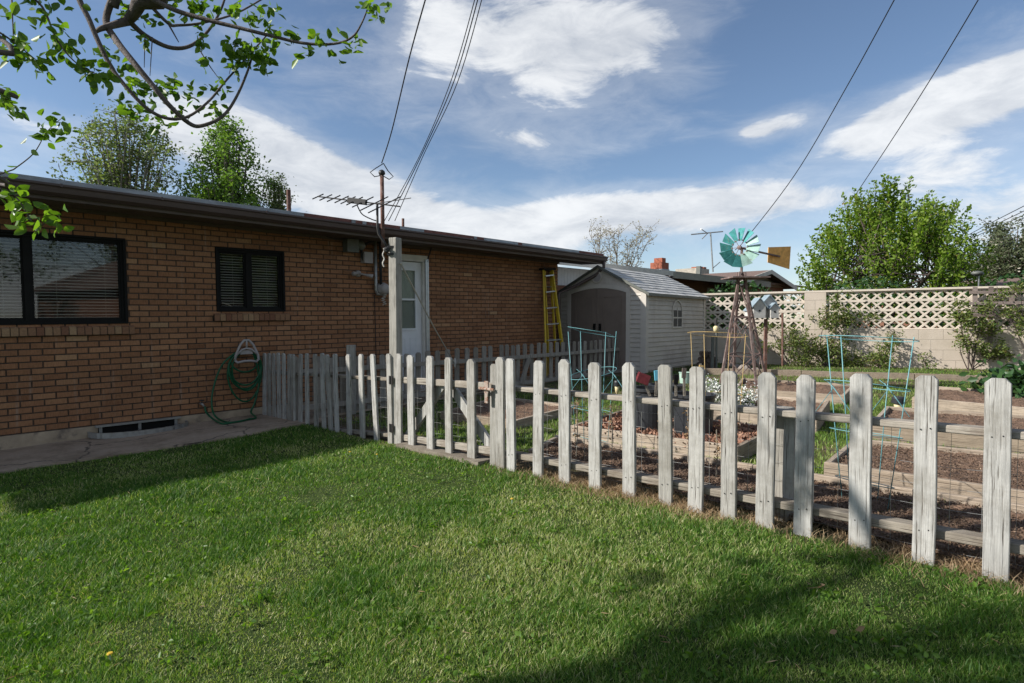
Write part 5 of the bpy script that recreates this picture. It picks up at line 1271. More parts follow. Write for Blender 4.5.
# ------------------------------------------------------------------ trees
def grow(mb_, p, d, L, r, depth, tips, rr, bend=.25, up=.15, split=(2, 3), ang=.6, ratio=.72, taper=.7, seglen=5):
    pts_ = [p.copy()]; rs = [r]; q = p.copy(); dd = d.normalized()
    for i in range(seglen):
        dd = (dd + Vector((rr.gauss(0, 1), rr.gauss(0, 1), rr.gauss(0, 1))) * bend * .35 + Vector((0, 0, up * .3))).normalized()
        q = q + dd * L / seglen; pts_.append(q.copy()); rs.append(r * (1 - (1 - taper) * (i + 1) / seglen))
    mb_.tube(pts_, rs, 6 if depth > 1 else 4, False)
    if depth <= 1:
        for i in range(1, len(pts_)): tips.append((pts_[i], dd))
    if depth > 0:
        n_ = rr.randint(*split)
        for k in range(n_):
            a_ = rr.uniform(.4, 1) * ang; ax_ = dd.orthogonal().normalized(); ax_.rotate(Matrix.Rotation(rr.uniform(0, 2 * PI), 3, dd)) if False else None
            o_ = dd.orthogonal().normalized(); o_ = Matrix.Rotation(2 * PI * (k + rr.random()) / n_, 3, dd) @ o_
            nd = (dd * math.cos(a_) + o_ * math.sin(a_)).normalized()
            j = rr.randint(2, seglen) if k else seglen
            grow(mb_, pts_[j], nd, L * ratio * rr.uniform(.8, 1.15), rs[j] * .72, depth - 1, tips, rr, bend, up, split, ang, ratio, taper, seglen)
def leaves_at(tips, per, spread, rr_seed=0, drop=0.0):
    P = np.array([list(t[0]) for t in tips]); P = np.repeat(P, per, 0); return P + rng.normal(size=P.shape) * spread
def tree(name, label, base, H, mt, depth, tips_per, size, spread, seed, trunk_r=.12, trunk_h=.25, leafm="cherry", ang=.6, up=.2, ratio=.72, bark="bark", split=(2, 3), cat="tree", bend=.25, lean=(0, 0), group=None, cull=None, tint=None, aspect=.55):
    rr = random.Random(seed); r = thing(name, label, cat, base, 0, group)
    mb_ = MB(); tips = []
    grow(mb_, Vector(base), Vector((lean[0], lean[1], 1)), H * trunk_h, trunk_r, depth, tips, rr, bend, up, split, ang, ratio)
    # rescale height to H
    zs = [v_[2] for v_ in mb_.v]; k = H / (max(zs) - base[2]); bv = Vector(base)
    mb_.v = [tuple(bv + (Vector(v_) - bv) * k) for v_ in mb_.v]; tips = [(bv + (t[0] - bv) * k, t[1]) for t in tips]
    mb_.build("trunk", bark, r, world=True, smooth=True)
    P = leaves_at(tips, tips_per, spread); 
    leafmesh("crown", P, size, leafm, r, aspect=aspect, tint=tint)
    return r, P, tips
# two trees behind the house roof
b1 = at(128, 320, 24); b1.z = 0
def blobtree(name, label, px0, px1, pt, Y, leafm, bark, n_limbs, nl, size, seed, prof, base_px=None, base_z=0, twist=.12, group=None, shoots=False, zlow=.25, tintf=None):
    """tree shaped to a silhouette: limbs run from the trunk into an envelope of given half-widths, twigs and leaves along them"""
    rr = random.Random(seed); cx_ = (px0 + px1) / 2 if base_px is None else base_px
    B = at(cx_, 320, Y); B.z = base_z; top_ = at(cx_, pt, Y).z; H = top_ - base_z; R_ = (px1 - px0) / 2 / F * Y; C = at((px0 + px1) / 2, 320, Y)
    r = thing(name, label, "tree", B, 0, group); mb_ = MB(); LP = []; LD = []
    tr_r = H * .022
    mb_.tube([B, B.lerp(Vector((C.x, C.y, base_z + H * .35)), .6), Vector((C.x, C.y, base_z + H * .5)), Vector((C.x, C.y, base_z + H * .93))], [tr_r, tr_r * .8, tr_r * .5, tr_r * .1], 8)
    for k in range(n_limbs):
        u = rr.random() ** .8; zt = zlow + (1 - zlow) * (rr.random())
        wdt = np.interp(zt, [q[0] for q in prof], [q[1] for q in prof]) * R_
        an = rr.uniform(0, 2 * PI); rad = wdt * math.sqrt(rr.uniform(.12, 1.0))
        E = Vector((C.x + rad * math.cos(an), C.y + rad * math.sin(an) * .9, base_z + H * zt))
        zs_ = base_z + H * max(.12, zt * .55 - .05 - .2 * rad / max(R_, .1)); S = Vector((C.x + (B.x - C.x) * .3, C.y, zs_))
        mid_ = S.lerp(E, .5) + Vector((rr.gauss(0, .04) * R_, rr.gauss(0, .04) * R_, -H * .02 if not shoots else -H * .05))
        pts_ = smooth_path([S, mid_, E], 4)
        if shoots: pts_ += [E + Vector((rr.gauss(0, .03), rr.gauss(0, .03), H * .03)), E + Vector((rr.gauss(0, .05), rr.gauss(0, .05), H * rr.uniform(.06, .11))), E + Vector((rr.gauss(0, .08), rr.gauss(0, .08), H * rr.uniform(.12, .2)))]
        r0 = tr_r * .33; mb_.tube(pts_, [r0 * (1 - .88 * i / (len(pts_) - 1)) for i in range(len(pts_))], 5, False)
        m_ = len(pts_)
        for i in range(m_ // 3, m_):
            q = pts_[i]; kk = nl
            for _ in range(kk):
                s_ = size * ((.5 if i >= m_ - 2 else 1.0) if shoots else 1.7)
                LP.append((q.x + rr.gauss(0, s_), q.y + rr.gauss(0, s_), q.z + rr.gauss(0, s_))); 
        if shoots:
            for _ in range(5):
                q = pts_[rr.randint(m_ // 2, m_ - 2)]; Ls = rr.uniform(.35, .85); e1 = q + Vector((rr.gauss(0, .12), rr.gauss(0, .12), Ls * .5)); e2 = e1 + Vector((rr.gauss(0, .05), rr.gauss(0, .05), Ls * .5))
                mb_.tube([q, e1, e2], [.014, .010, .004], 4, False); P3 = smooth_path([q, e1, e2], 7)
                for p3 in P3[2:]:
                    for _ in range(4): LP.append((p3.x + rr.gauss(0, .045), p3.y + rr.gauss(0, .045), p3.z + rr.gauss(0, .03)))
        # side twigs
        for _ in range(4 if shoots else 9):
            i = rr.randint(m_ // 3, m_ - 1); q = pts_[i]; d_ = Vector((rr.gauss(0, 1), rr.gauss(0, 1), rr.gauss(.5 if shoots else .1, .6))).normalized() * R_ * rr.uniform(.1, .22)
            mb_.tube([q, q + d_], [r0 * .25, r0 * .08], 4, False)
            for t in (.35, .6, .8, 1.0):
                for _ in range(nl): LP.append(tuple(q + d_ * t + Vector((rr.gauss(0, 1), rr.gauss(0, 1), rr.gauss(0, 1))) * size * (.6 if shoots else 1.1)))
    mb_.build("trunk", bark, r, world=True, smooth=True)
    LP = np.array(LP); leafmesh("crown", LP, size, leafm, r, tint=tintf(len(LP)) if tintf else None, up=1.0 if shoots else .3)
    return r
blobtree("poplar_tree", "airy grey-green tree behind the left part of the roof", 62, 196, 112, 24, "poplar", "bark_pale", 85, 5, .14, 3, [(0, .3), (.5, .75), (.62, 1.0), (.78, .85), (.9, .55), (1, .25)], base_px=140, zlow=.45)
blobtree("birch_tree", "brighter green tree behind the roof, left of the red vent pipe", 186, 276, 122, 25, "willow", "bark", 95, 6, .14, 5, [(0, .4), (.5, .9), (.65, 1.0), (.8, .8), (.92, .5), (1, .2)], base_px=235, zlow=.45)
blobtree("young_tree", "small low green tree at the right end of the trees behind the roof", 262, 300, 172, 26, "poplar", "bark", 30, 6, .12, 6, [(0, .4), (.6, 1.0), (.8, .9), (1, .3)], zlow=.6)
vp = at(289, 205, 13.5); mb = MB(); mb.tube([vp - Vector((0, 0, .5)), at(288.5, 190, 13.5)], .05, 8); tag(mb.build("vent_pipe", "rust", None, loc=vp - Vector((0, 0, .5))), "short rusty vent pipe poking above the roof edge at left", "vent pipe")
vp = at(403, 224, 11.2); mb = MB(); mb.tube([vp - Vector((0, 0, .35)), at(403, 218.5, 11.2)], .025, 8); tag(mb.build("vent_pipe", "rust", None, loc=vp - Vector((0, 0, .35))), "tiny rusty pipe stub on the roof right of the service mast", "vent pipe")
# cherry tree
B = at(889, 320, 18); B.z = .2; kc = 18 / F
cht = thing("cherry_tree", "big green cherry tree with upright leafy shoots behind the block wall", "tree", B)
rr = random.Random(31); mb = MB(); LP = []; fork = B + Vector((0, 0, 1.0)); mb.tube([B, fork], [.16, .13], 9)
mains = []
for k in range(13):
    an = 2 * PI * k / 13 + rr.uniform(-.2, .2); rad = rr.uniform(1.3, 2.0); E = fork + Vector((rad * math.cos(an), rad * math.sin(an) * .9, rr.uniform(.5, 1.9)))
    P3 = smooth_path([fork, fork.lerp(E, .5) + Vector((rr.gauss(0, .12), rr.gauss(0, .12), rr.uniform(-.15, .25))), E], 6); mb.tube(P3, [.075 - .0045 * i for i in range(len(P3))], 6, False); mains.append(P3)
Rx_, top_z = 2.72, at(897, 201, 18).z
for k in range(300):
    P3 = rr.choice(mains); 
    an = rr.uniform(0, 2 * PI); rho = rr.uniform(.02, 1) ** .55; ex = Rx_ * rho * math.cos(an) * rr.uniform(.9, 1.06); ey = 2.2 * rho * math.sin(an)
    zmax = 1.75 + (top_z - 1.75 - .2) * math.sqrt(max(0, 1 - rho ** 2.8)); low = rr.random() < .42
    ez_ = (.75 + (zmax - .75) * rr.uniform(.2, .9)) if low else zmax + rr.gauss(-.05, .24)
    E = Vector((B.x + ex, B.y + ey, B.z + ez_)); c0 = rr.choice(sorted((p for q in mains for p in q[3:]), key=lambda p: (p - E).length + (2 if p.z > E.z else 0))[:14])
    L_ = rr.uniform(.55, 1.25) if not low else rr.uniform(.4, .8); out_ = Vector((ex * .22, ey * .22, 1)).normalized(); S = E - out_ * L_
    path_ = smooth_path([c0, c0.lerp(S, .6) + Vector((0, 0, -.05)), S], 3) + [S.lerp(E, .35) + Vector((rr.gauss(0, .03), 0, 0)), S.lerp(E, .7) + Vector((rr.gauss(0, .03), 0, 0)), E]
    mb.tube(path_, [.022 * (1 - .85 * i / (len(path_) - 1)) for i in range(len(path_))], 4, False)
    n_ = int(L_ / .055)
    for i in range(n_ + 1):
        q = S.lerp(E, i / n_); w_ = .085 * (1 - .5 * i / n_)
        for _ in range(4): LP.append((q.x + rr.gauss(0, w_), q.y + rr.gauss(0, w_), q.z + rr.gauss(0, .03)))
    for q in path_[3:-3]:
        for _ in range(4): LP.append((q.x + rr.gauss(0, .1), q.y + rr.gauss(0, .1), q.z + rr.gauss(0, .08)))
for ex, zt in ((-.42, 188), (-.16, 190), (.16, 183), (-.02, 183), (.62, 184), (-.62, 197), (.38, 195), (1.3, 207), (-1.5, 215), (-2.1, 232)):
    E = at(889 + ex / kc, zt - 5, 18 - .4); S = E - Vector((ex * .12, 0, 1.35)); mb.tube([S - Vector((0, 0, .6)), S, E], [.025, .02, .005], 5, False)
    for i in range(30):
        q = S.lerp(E, i / 29)
        for _ in range(4): LP.append((q.x + rr.gauss(0, .055), q.y + rr.gauss(0, .055), q.z + rr.gauss(0, .03)))
mb.build("trunk", "bark_red", cht, world=True, smooth=True); leafmesh("crown", np.array(LP), .105, "cherry", cht, up=.7, hi=True)
def bt(n): return np.where(rng.random(n) < .07, rng.uniform(.9, 1, n), rng.beta(2, 2, n) * .82)
blobtree("blossom_tree", "grey-green tree with pale blossom at the right edge behind the wall", 955, 1075, 220, 22, "blossom", "bark_red", 130, 10, .10, 13, [(0, .4), (.4, 1.0), (.6, .98), (.8, .75), (1, .3)], base_px=1020, base_z=.2, zlow=.3, tintf=bt)
# bare budding tree behind the shed
base = at(618, 320, 21); base.z = .1
rr = random.Random(4); bt_ = thing("bare_tree", "nearly bare budding tree rising behind the shed roof", "tree", base)
mb = MB(); tips = []
for k in range(11):
    E = at(590 + 60 * (k + rr.uniform(-.3, .3)) / 10, rr.uniform(230, 248), 21 + rr.uniform(-.8, .8)); S = base + Vector((0, 0, 1.6))
    pts_ = smooth_path([S, S.lerp(E, .5) + Vector((rr.gauss(0, .12), 0, -.12)), E], 5); mb.tube(pts_, [.035 * (1 - .85 * i / (len(pts_) - 1)) for i in range(len(pts_))], 5, False)
    for q in pts_[4:]:
        for _ in range(3):
            d_ = Vector((rr.gauss(0, .25), rr.gauss(0, .2), rr.uniform(.1, .45))); mb.tube([q, q + d_], [.009, .004], 4, False); tips += [(q + d_ * t, d_) for t in (.3, .6, .9, 1)]
mb.tube([base, base + Vector((0, 0, 1.65))], [.09, .07], 8); mb.build("trunk", "bark_pale", bt_, world=True, smooth=True)
leafmesh("crown", leaves_at(tips, 3, .05), .055, "bud", bt_)

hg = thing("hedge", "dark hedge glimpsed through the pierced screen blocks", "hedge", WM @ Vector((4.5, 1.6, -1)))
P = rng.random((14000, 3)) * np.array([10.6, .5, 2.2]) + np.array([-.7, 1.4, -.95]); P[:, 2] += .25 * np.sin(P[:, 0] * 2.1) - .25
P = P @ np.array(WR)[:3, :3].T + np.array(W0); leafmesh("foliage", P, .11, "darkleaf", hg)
mb = MB()
for i in range(24): q_ = WM @ Vector((1.4 + i * .35, 1.65, -1.1)); mb.tube([q_, q_ + Vector((.05, 0, 1.2))], [.02, .01], 5)
mb.build("stems", "bark", hg, world=True)
# opposite neighbour, mirrored in the dark window glass
oh = thing("neighbor_house", "pale brick gabled house across the lawn, seen only mirrored in the windows", "house", (17, -7, .2), math.radians(30))
mb = MB(); mb.bx(-1, 7, -6, 6, 0, 2.5); mb.build("wall", "neighbrick", oh)
mb = MB(); mb.prism([(-1.6, -6.5, 2.4), (7.6, -6.5, 2.4), (3, -6.5, 4.4)], (0, 13, 0)); mb.build("roof", "brownshingle", oh)
for k, (x_, y_, h_) in enumerate(((14, -1.0, 7), (24, 2, 11), (9, -15, 10), (19, -18, 12), (29, -7, 13), (27, -14, 13))):
    rr = random.Random(50 + k); r = thing("garden_tree", ("tree nearest the lawn mirrored in the big window", "tree past the side wall mirrored in the windows", "tree left of the mirrored house", "tall tree behind the mirrored house", "tallest far tree mirrored in the glass", "tree straight behind the viewer")[k], "tree", (x_, y_, .2), 0, "trees behind the viewer")
    mb = MB(); mb.tube([(0, 0, 0), (0, 0, h_ * .8)], [.16, .04], 7)
    P = rng.normal(size=(60, 3)) * np.array([h_ * .2, h_ * .2, h_ * .17]) + np.array([0, 0, h_ * .62])
    for q_ in P[:30]: mb.tube([(0, 0, q_[2] * .6), tuple(q_)], [.04, .01], 4, False)
    mb.build("trunk", "bark", r); r_P = np.repeat(P, 110, 0) + rng.normal(size=(6600, 3)) * .45
    leafmesh("crown", r_P + np.array([x_, y_, .2]), .22, "poplar", r)
# ------------------------------------------------------------------ vines and shrubs by the wall
def shrub(name, label, cat, base, blobs, Y, n, size, mt, stem=None, group=None, tint=None, yj=.12, up=.3):
    r = thing(name, label, cat, base, 0, group); mb_ = MB(); P = []
    tot = sum(b_[2] * b_[3] for b_ in blobs)
    for (px, py, rx__, ry__) in blobs:
        c_ = at(px, py, Y); k = Y / F; m_ = max(6, int(n * rx__ * ry__ / tot)); ncl = max(3, m_ // 22)
        cl = rng.normal(size=(ncl, 3)) * np.array([rx__ * k * .5, yj, ry__ * k * .5]); pick = rng.integers(0, ncl, m_)
        P.append(np.array(c_) + cl[pick] + rng.normal(size=(m_, 3)) * size * .9)
        e_ = Vector((c_.x, c_.y, c_.z)); s_ = Vector(base) + Vector((random.uniform(-.06, .06), 0, 0))
        mb_.tube(smooth_path([s_, s_.lerp(e_, .5) + Vector((random.gauss(0, .06), random.gauss(0, .04), .06)), e_], 4), [.012, .011, .010, .010, .009, .008, .006, .005, .004], 5, False)
        for q_ in cl[:8]: mb_.tube([e_, e_ + Vector(q_)], .003, 4, False)
    mb_.build("stem", "bark_red", r, world=True); P = np.concatenate(P); leafmesh("foliage", P, size, mt, r, tint=tint, up=up); return r
def wallY(px): 
    p_ = WM @ bwp(px, 350, -.30); return p_.y
Yv = wallY(825); b_ = gp(825, 367)
shrub("rose_bush", "big tangled rose bush climbing the block wall below the solid pillar", "bush", Vector((at(825, 367, Yv).x, Yv, .2)), [(815, 350, 22, 18), (838, 352, 20, 16), (800, 345, 14, 12), (836, 325, 12, 14), (852, 318, 16, 6), (836, 304, 8, 12), (826, 318, 9, 12), (865, 316, 12, 5), (848, 362, 26, 8), (808, 364, 16, 6)], Yv, 6200, .05, "vine")
Yv = wallY(780); shrub("vine", "thin vine trailing left of the rose bush along the block wall", "vine", Vector((at(792, 367, Yv).x, Yv, .2)), [(770, 328, 14, 4), (783, 345, 16, 5), (790, 334, 10, 6), (762, 347, 6, 4)], Yv, 1500, .045, "vine")
Yv = wallY(884); shrub("rose_bush", "small rose bush behind the tall teal cage", "bush", Vector((at(882, 368, Yv).x, Yv, .2)), [(882, 355, 10, 10), (890, 344, 7, 6), (874, 362, 10, 6), (895, 336, 4, 5)], Yv, 1500, .05, "vine")
Yv = wallY(926); shrub("rose_bush", "smallest rose sprig standing alone against the pale wall", "bush", Vector((at(926, 370, Yv).x, Yv, .2)), [(926, 362, 7, 7), (931, 356, 4, 4), (921, 356, 3, 4)], Yv, 170, .045, "vine")
Yv = wallY(975); shrub("rose_bush", "climbing rose below the trellis at the right", "bush", Vector((at(970, 370, Yv).x, Yv, .2)), [(963, 318, 8, 12), (978, 324, 12, 8), (962, 336, 5, 10), (990, 330, 9, 5), (995, 350, 12, 8), (972, 345, 10, 5), (1005, 356, 10, 6), (983, 351, 6, 6), (986, 308, 8, 6), (958, 305, 5, 6)], Yv, 2900, .055, "vine")
Yv = wallY(1030); shrub("vine", "vine hanging over the trellis at the right edge of the view", "vine", Vector((at(1035, 370, Yv).x, Yv, .2)), [(1012, 312, 9, 6), (1022, 330, 5, 8), (1035, 318, 12, 9), (1000, 296, 10, 5), (1020, 288, 10, 4)], Yv, 1500, .05, "vine")
b_ = gp(1020, 402); Yv = b_.y
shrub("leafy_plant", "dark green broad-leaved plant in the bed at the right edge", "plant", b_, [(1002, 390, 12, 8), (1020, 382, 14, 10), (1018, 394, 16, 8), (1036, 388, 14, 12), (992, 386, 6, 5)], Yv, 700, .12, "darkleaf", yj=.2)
b_ = gp(730, 404, .12); Yv = b_.y
def ft(n): return rng.random(n)
shrub("white_flowers", "low clump of small white flowers at the foot of the windmill", "flowers", b_, [(716, 391, 12, 8), (732, 393, 14, 8), (748, 397, 12, 7), (722, 402, 14, 6), (740, 404, 16, 5), (712, 383, 8, 4)], Yv, 3600, .028, "flower", tint=rng.random(3550 + 50) if False else None, yj=.16)
for o_ in bpy.data.objects:
    if o_.parent and o_.parent.name.startswith("white_flowers") and o_.name.startswith("foliage"):
        n_ = len(o_.data.polygons); v_ = rng.random(n_ // 2); o_.data.attributes["tint"].data.foreach_set("value", np.concatenate([v_, v_]).astype(np.float32))
# dried stalks hanging by the fence
for k, (px, py0, py1, Y) in enumerate(((688, 404, 432, 4.6), (612, 404, 446, 4.9), (576, 400, 447, 4.9), (662, 408, 440, 4.5), (716, 430, 470, 4.2), (590, 412, 440, 4.9))):
    a_, b_ = at(px, py1, Y), at(px + random.uniform(-2, 2), py0, Y); a_.z = min(a_.z, g(a_.x, a_.y)) if py1 > 444 else a_.z
    a_.z = g(a_.x, a_.y); r = thing("dead_plant", "dry brown flower stalk standing behind the front pickets", "dead plant", a_, 0, "dead stalks along the fence")
    mb = MB(); mb.tube([a_, a_.lerp(b_, .5) + Vector((.01, 0, 0)), b_], .004, 5); mb.build("stalk", "bark_pale", r, world=True)
    P = np.array([list(a_.lerp(b_, random.uniform(.35, 1))) for _ in range(40)]) + rng.normal(size=(40, 3)) * .012; leafmesh("dry_leaves", P, .028, "straw", r)

# ------------------------------------------------------------------ grass
def vnoise(X, Y, s, seed):
    r2 = np.random.default_rng(seed); out_ = 0; amp = 1; tot = 0
    for o_ in range(4):
        for _ in range(4):
            a_ = r2.uniform(0, 2 * PI); f_ = s * 2 ** o_ * r2.uniform(.7, 1.3); out_ = out_ + amp * np.sin((X * math.cos(a_) + Y * math.sin(a_)) * f_ + r2.uniform(0, 6.28)); tot += amp * .5
        amp *= .6
    return out_ / tot
def blades(name, X, Y, hgt, wid, tint, label=None, mt="grass", bendk=.5):
    n = len(X); Z = gz(X, Y) - .004; an = rng.uniform(0, 2 * PI, n); ba = rng.uniform(0, 2 * PI, n)
    sx, sy = np.cos(an) * wid / 2, np.sin(an) * wid / 2; b_ = bendk * hgt * rng.uniform(.2, 1.3, n); bx_, by_ = np.cos(ba) * b_, np.sin(ba) * b_
    P0 = np.stack([X - sx, Y - sy, Z], 1); P1 = np.stack([X + sx, Y + sy, Z], 1)
    P2 = np.stack([X + sx * .8 + bx_ * .35, Y + sy * .8 + by_ * .35, Z + hgt * .55], 1); P3 = np.stack([X - sx * .8 + bx_ * .35, Y - sy * .8 + by_ * .35, Z + hgt * .55], 1)
    hgt = hgt; P4 = np.stack([X + sx * .12 + bx_, Y + sy * .12 + by_, Z + hgt * .95], 1); P5 = np.stack([X - sx * .12 + bx_, Y - sy * .12 + by_, Z + hgt * .95], 1)
    V = np.stack([P0, P1, P2, P3, P4, P5], 1).reshape(-1, 3); i = np.arange(n)[:, None] * 6
    Fc = np.concatenate([i + np.array([[0, 1, 2, 3]]), i + np.array([[3, 2, 4, 5]])], 0)
    o_ = npmesh(name, V, Fc, np.concatenate([tint, tint]), mt, None, (0, 0, 0))
    if label: tag(o_, label, "grass")
    o_["kind"] = "stuff"; return o_
def scatter(n, ymin, ymax, pw):
    """candidate points inside a padded view wedge, density falling with distance"""
    Y = ymin * (ymax / ymin) ** (rng.random(n) ** pw); X = (rng.random(n) * 2.3 - 1.15) * (Y + .35); return X, Y
NL = 950000
X, Y = scatter(NL, 1.15, 8.5, .92)
k = (fence_d(X, Y) > .02 + .04 * vnoise(X, Y, 5, 2)) & (wall_n(X, Y) > PW + .03 + .05 * vnoise(X, Y, 6, 3) + np.where(wall_s(X, Y) < 3, .12 * np.clip(1 - abs(wall_s(X, Y) - 1.9), 0, 1), 0))
X, Y = X[k], Y[k]
dn = vnoise(X, Y, 2.2, 5) * .7 + vnoise(X, Y, 9, 6) * .6; dry = vnoise(X, Y, 1.5, 9) * .6 + vnoise(X, Y, 6, 10) * .4 - .5 * np.clip(1.6 - (wall_n(X, Y) - PW), 0, 1)
for px_, py_, rx__, wgt in ((430, 530, .55, .45), (520, 500, .4, .3), (330, 545, .4, .25), (250, 575, .35, .2), (620, 560, .4, .3), (180, 520, .3, .2)):
    q_ = gp(px_, py_); dry = dry + wgt * np.exp(-((X - q_.x) ** 2 + (Y - q_.y) ** 2) / rx__ ** 2) * (.6 + .8 * vnoise(X, Y, 7, 44))
fd = fence_d(X, Y)
keep = rng.random(len(X)) < np.clip(.85 + .25 * dn - .35 * np.clip(dry - .1, 0, 1) - .5 * np.clip(1 - fd / .12, 0, 1) * (X > 0), .15, 1); X, Y, dn, dry, fd = X[keep], Y[keep], dn[keep], dry[keep], fd[keep]
n = len(X); hgt = (.017 + .018 * rng.random(n)) * (1 + .65 * dn) * np.where(dry > .25, .75, 1); wid = .0018 + .0010 * rng.random(n) + .0007 * (Y - 1.2)
tint = np.clip(.40 - .24 * dn + .17 * rng.normal(size=n) + .42 * np.clip(dry + .05, 0, 1), 0, .86)
dryb = rng.random(n) < np.clip(.08 + .55 * np.clip(dry - .0, 0, 1), 0, .6); tint = np.where(dryb, rng.uniform(.82, 1, n), tint)
blades("lawn_grass", X, Y, np.clip(hgt, .009, .06), wid, tint, "mown green lawn with paler dry patches in front of the fence", bendk=.8)
# taller tufts
nt_ = 420; TX, TY = scatter(nt_, 1.3, 7, .9); kk = fence_d(TX, TY) > .1; TX, TY = TX[kk], TY[kk]; kk = wall_n(TX, TY) > 1.5; TX, TY = TX[kk], TY[kk]
X = np.repeat(TX, 60) + rng.normal(size=len(TX) * 60) * .045; Y = np.repeat(TY, 60) + rng.normal(size=len(TX) * 60) * .045; kk = fence_d(X, Y) > .03; X, Y = X[kk], Y[kk]
blades("grass_tufts", X, Y, rng.uniform(.03, .06, len(X)), rng.uniform(.0025, .004, len(X)), np.clip(.3 + .15 * rng.normal(size=len(X)), 0, .8), "slightly longer darker grass tufts scattered over the lawn", bendk=.7)
# clover and weed rosettes in the lawn
nw_ = 700; WX, WY = scatter(nw_, 1.3, 6.5, .9); kk = (fence_d(WX, WY) > .08) & (wall_n(WX, WY) > 1.4); WX, WY = WX[kk], WY[kk]
X = np.repeat(WX, 9) + rng.normal(size=len(WX) * 9) * .022; Y = np.repeat(WY, 9) + rng.normal(size=len(WX) * 9) * .022
P = np.stack([X, Y, gz(X, Y) + rng.uniform(.012, .03, len(X))], 1); D = rng.normal(size=P.shape); D[:, 2] = .25
o_ = leafmesh("lawn_weeds", P, .022, "apple", None, D=D * 2, aspect=.7, loc=(0, 0, 0), hi=True); tag(o_, "small round-leaved weeds and clover among the lawn grass", "weeds"); o_["kind"] = "stuff"
# garden grass
X, Y = scatter(330000, 3.0, 14.5, 1.0)
k = (fence_d(X, Y) < -.35) & (wall_n(X, Y) > 1.35)
X, Y = X[k], Y[k]
BQ = []
for o_ in bpy.data.objects:
    if o_.name.startswith("raised_bed") and o_.type == "EMPTY": pass
import itertools
def inquad(X, Y, Q):
    s_ = np.ones(len(X), bool); sgn = None
    for i in range(4):
        a_, b_ = Q[i], Q[(i + 1) % 4]; cr_ = (b_[0] - a_[0]) * (Y - a_[1]) - (b_[1] - a_[1]) * (X - a_[0]); s_ &= (cr_ > -.02)
    return s_
quads = [([(526, 450), (1120, 586), (1120, 519), (557, 435)], .07), ([(570, 425.5), (738, 446.5), (778, 427), (626, 409)], .13), ([(690, 405.5), (817, 419), (830, 400.5), (716, 391)], .14), ([(823.7, 462), (1150, 510), (1120, 463), (854, 438)], .13), ([(868, 424.5), (1130, 450), (1110, 421), (886, 406)], .14), ([(912, 397), (1095, 414), (1080, 396), (930, 386)], .15), ([(735, 388), (845, 395.5), (856, 384), (742, 378)], .12), ([(440, 411), (515, 420.5), (578, 405), (500, 396)], .10)]
ins = np.zeros(len(X), bool)
for q_, h_ in quads: ins |= inquad(X, Y, [gp(a_, b_, h_) for a_, b_ in q_])
ins &= rng.random(len(X)) > .05 * (vnoise(X, Y, 3, 77) > .15); X, Y = X[~ins], Y[~ins]
wn = WI; lx = np.array(WI)[:3, :3] @ np.stack([X, Y, gz(X, Y)]) + np.array(WI)[:3, 3][:, None]
kk = lx[1] < -.03; X, Y = X[kk], Y[kk]
ds_ = np.array(SI)[:3, :3] @ np.stack([X, Y, X * 0]) + np.array(SI)[:3, 3][:, None]; kk = ~((ds_[0] > -.1) & (ds_[0] < SDp) & (ds_[1] > -.05) & (ds_[1] < SWd)); X, Y = X[kk], Y[kk]
dn = vnoise(X, Y, 1.4, 21)
far = np.clip((Y - 7.5) / 4, 0, 1); kk = rng.random(len(X)) < np.clip(.95 + .4 * dn - .75 * far * (X < 4) - .25 * far, .1, 1); X, Y, dn = X[kk], Y[kk], dn[kk]
n = len(X); blades("garden_grass", X, Y, rng.uniform(.02, .055, n), .004 + .0012 * rng.random(n) * Y * .5, np.clip(.58 + .14 * rng.normal(size=n) + .2 * np.clip(-dn, 0, 1), 0, .95), "patchy spring grass growing between the raised beds", bendk=.6)
# dead grass and straw along the foot of the fence
tt_ = rng.uniform(fx(495), fx(1200), 17000); off = np.abs(rng.normal(size=17000)) * .10 * np.where(rng.random(17000) < .5, 1, -1) - .02
X = F0.x + FD.x * tt_ + FN.x * off; Y = F0.y + FD.y * tt_ + FN.y * off
kk = rng.random(len(X)) < np.clip(.65 + .6 * vnoise(X, Y, 3, 33), .08, 1); X, Y = X[kk], Y[kk]; n = len(X)
blades("dead_grass", X, Y, rng.uniform(.015, .065, n), rng.uniform(.002, .004, n), rng.random(n) ** .8, "dry straw-coloured grass matted along the foot of the picket fence", "straw", bendk=1.3)
# loose straw and dry bits on the lawn
n = 900; X, Y = scatter(n, 1.3, 5.5, .9); kk = fence_d(X, Y) > 0; X, Y = X[kk], Y[kk]; n = len(X)
P = np.stack([X, Y, gz(X, Y) + rng.uniform(.015, .035, n)], 1); D = rng.normal(size=(n, 3)); D[:, 2] *= .15
o_ = leafmesh("loose_straw", P, .045, "straw", None, D=D * 3, aspect=.06, loc=(0, 0, 0)); tag(o_, "thin dry clippings scattered on the lawn", "straw"); o_["kind"] = "stuff"
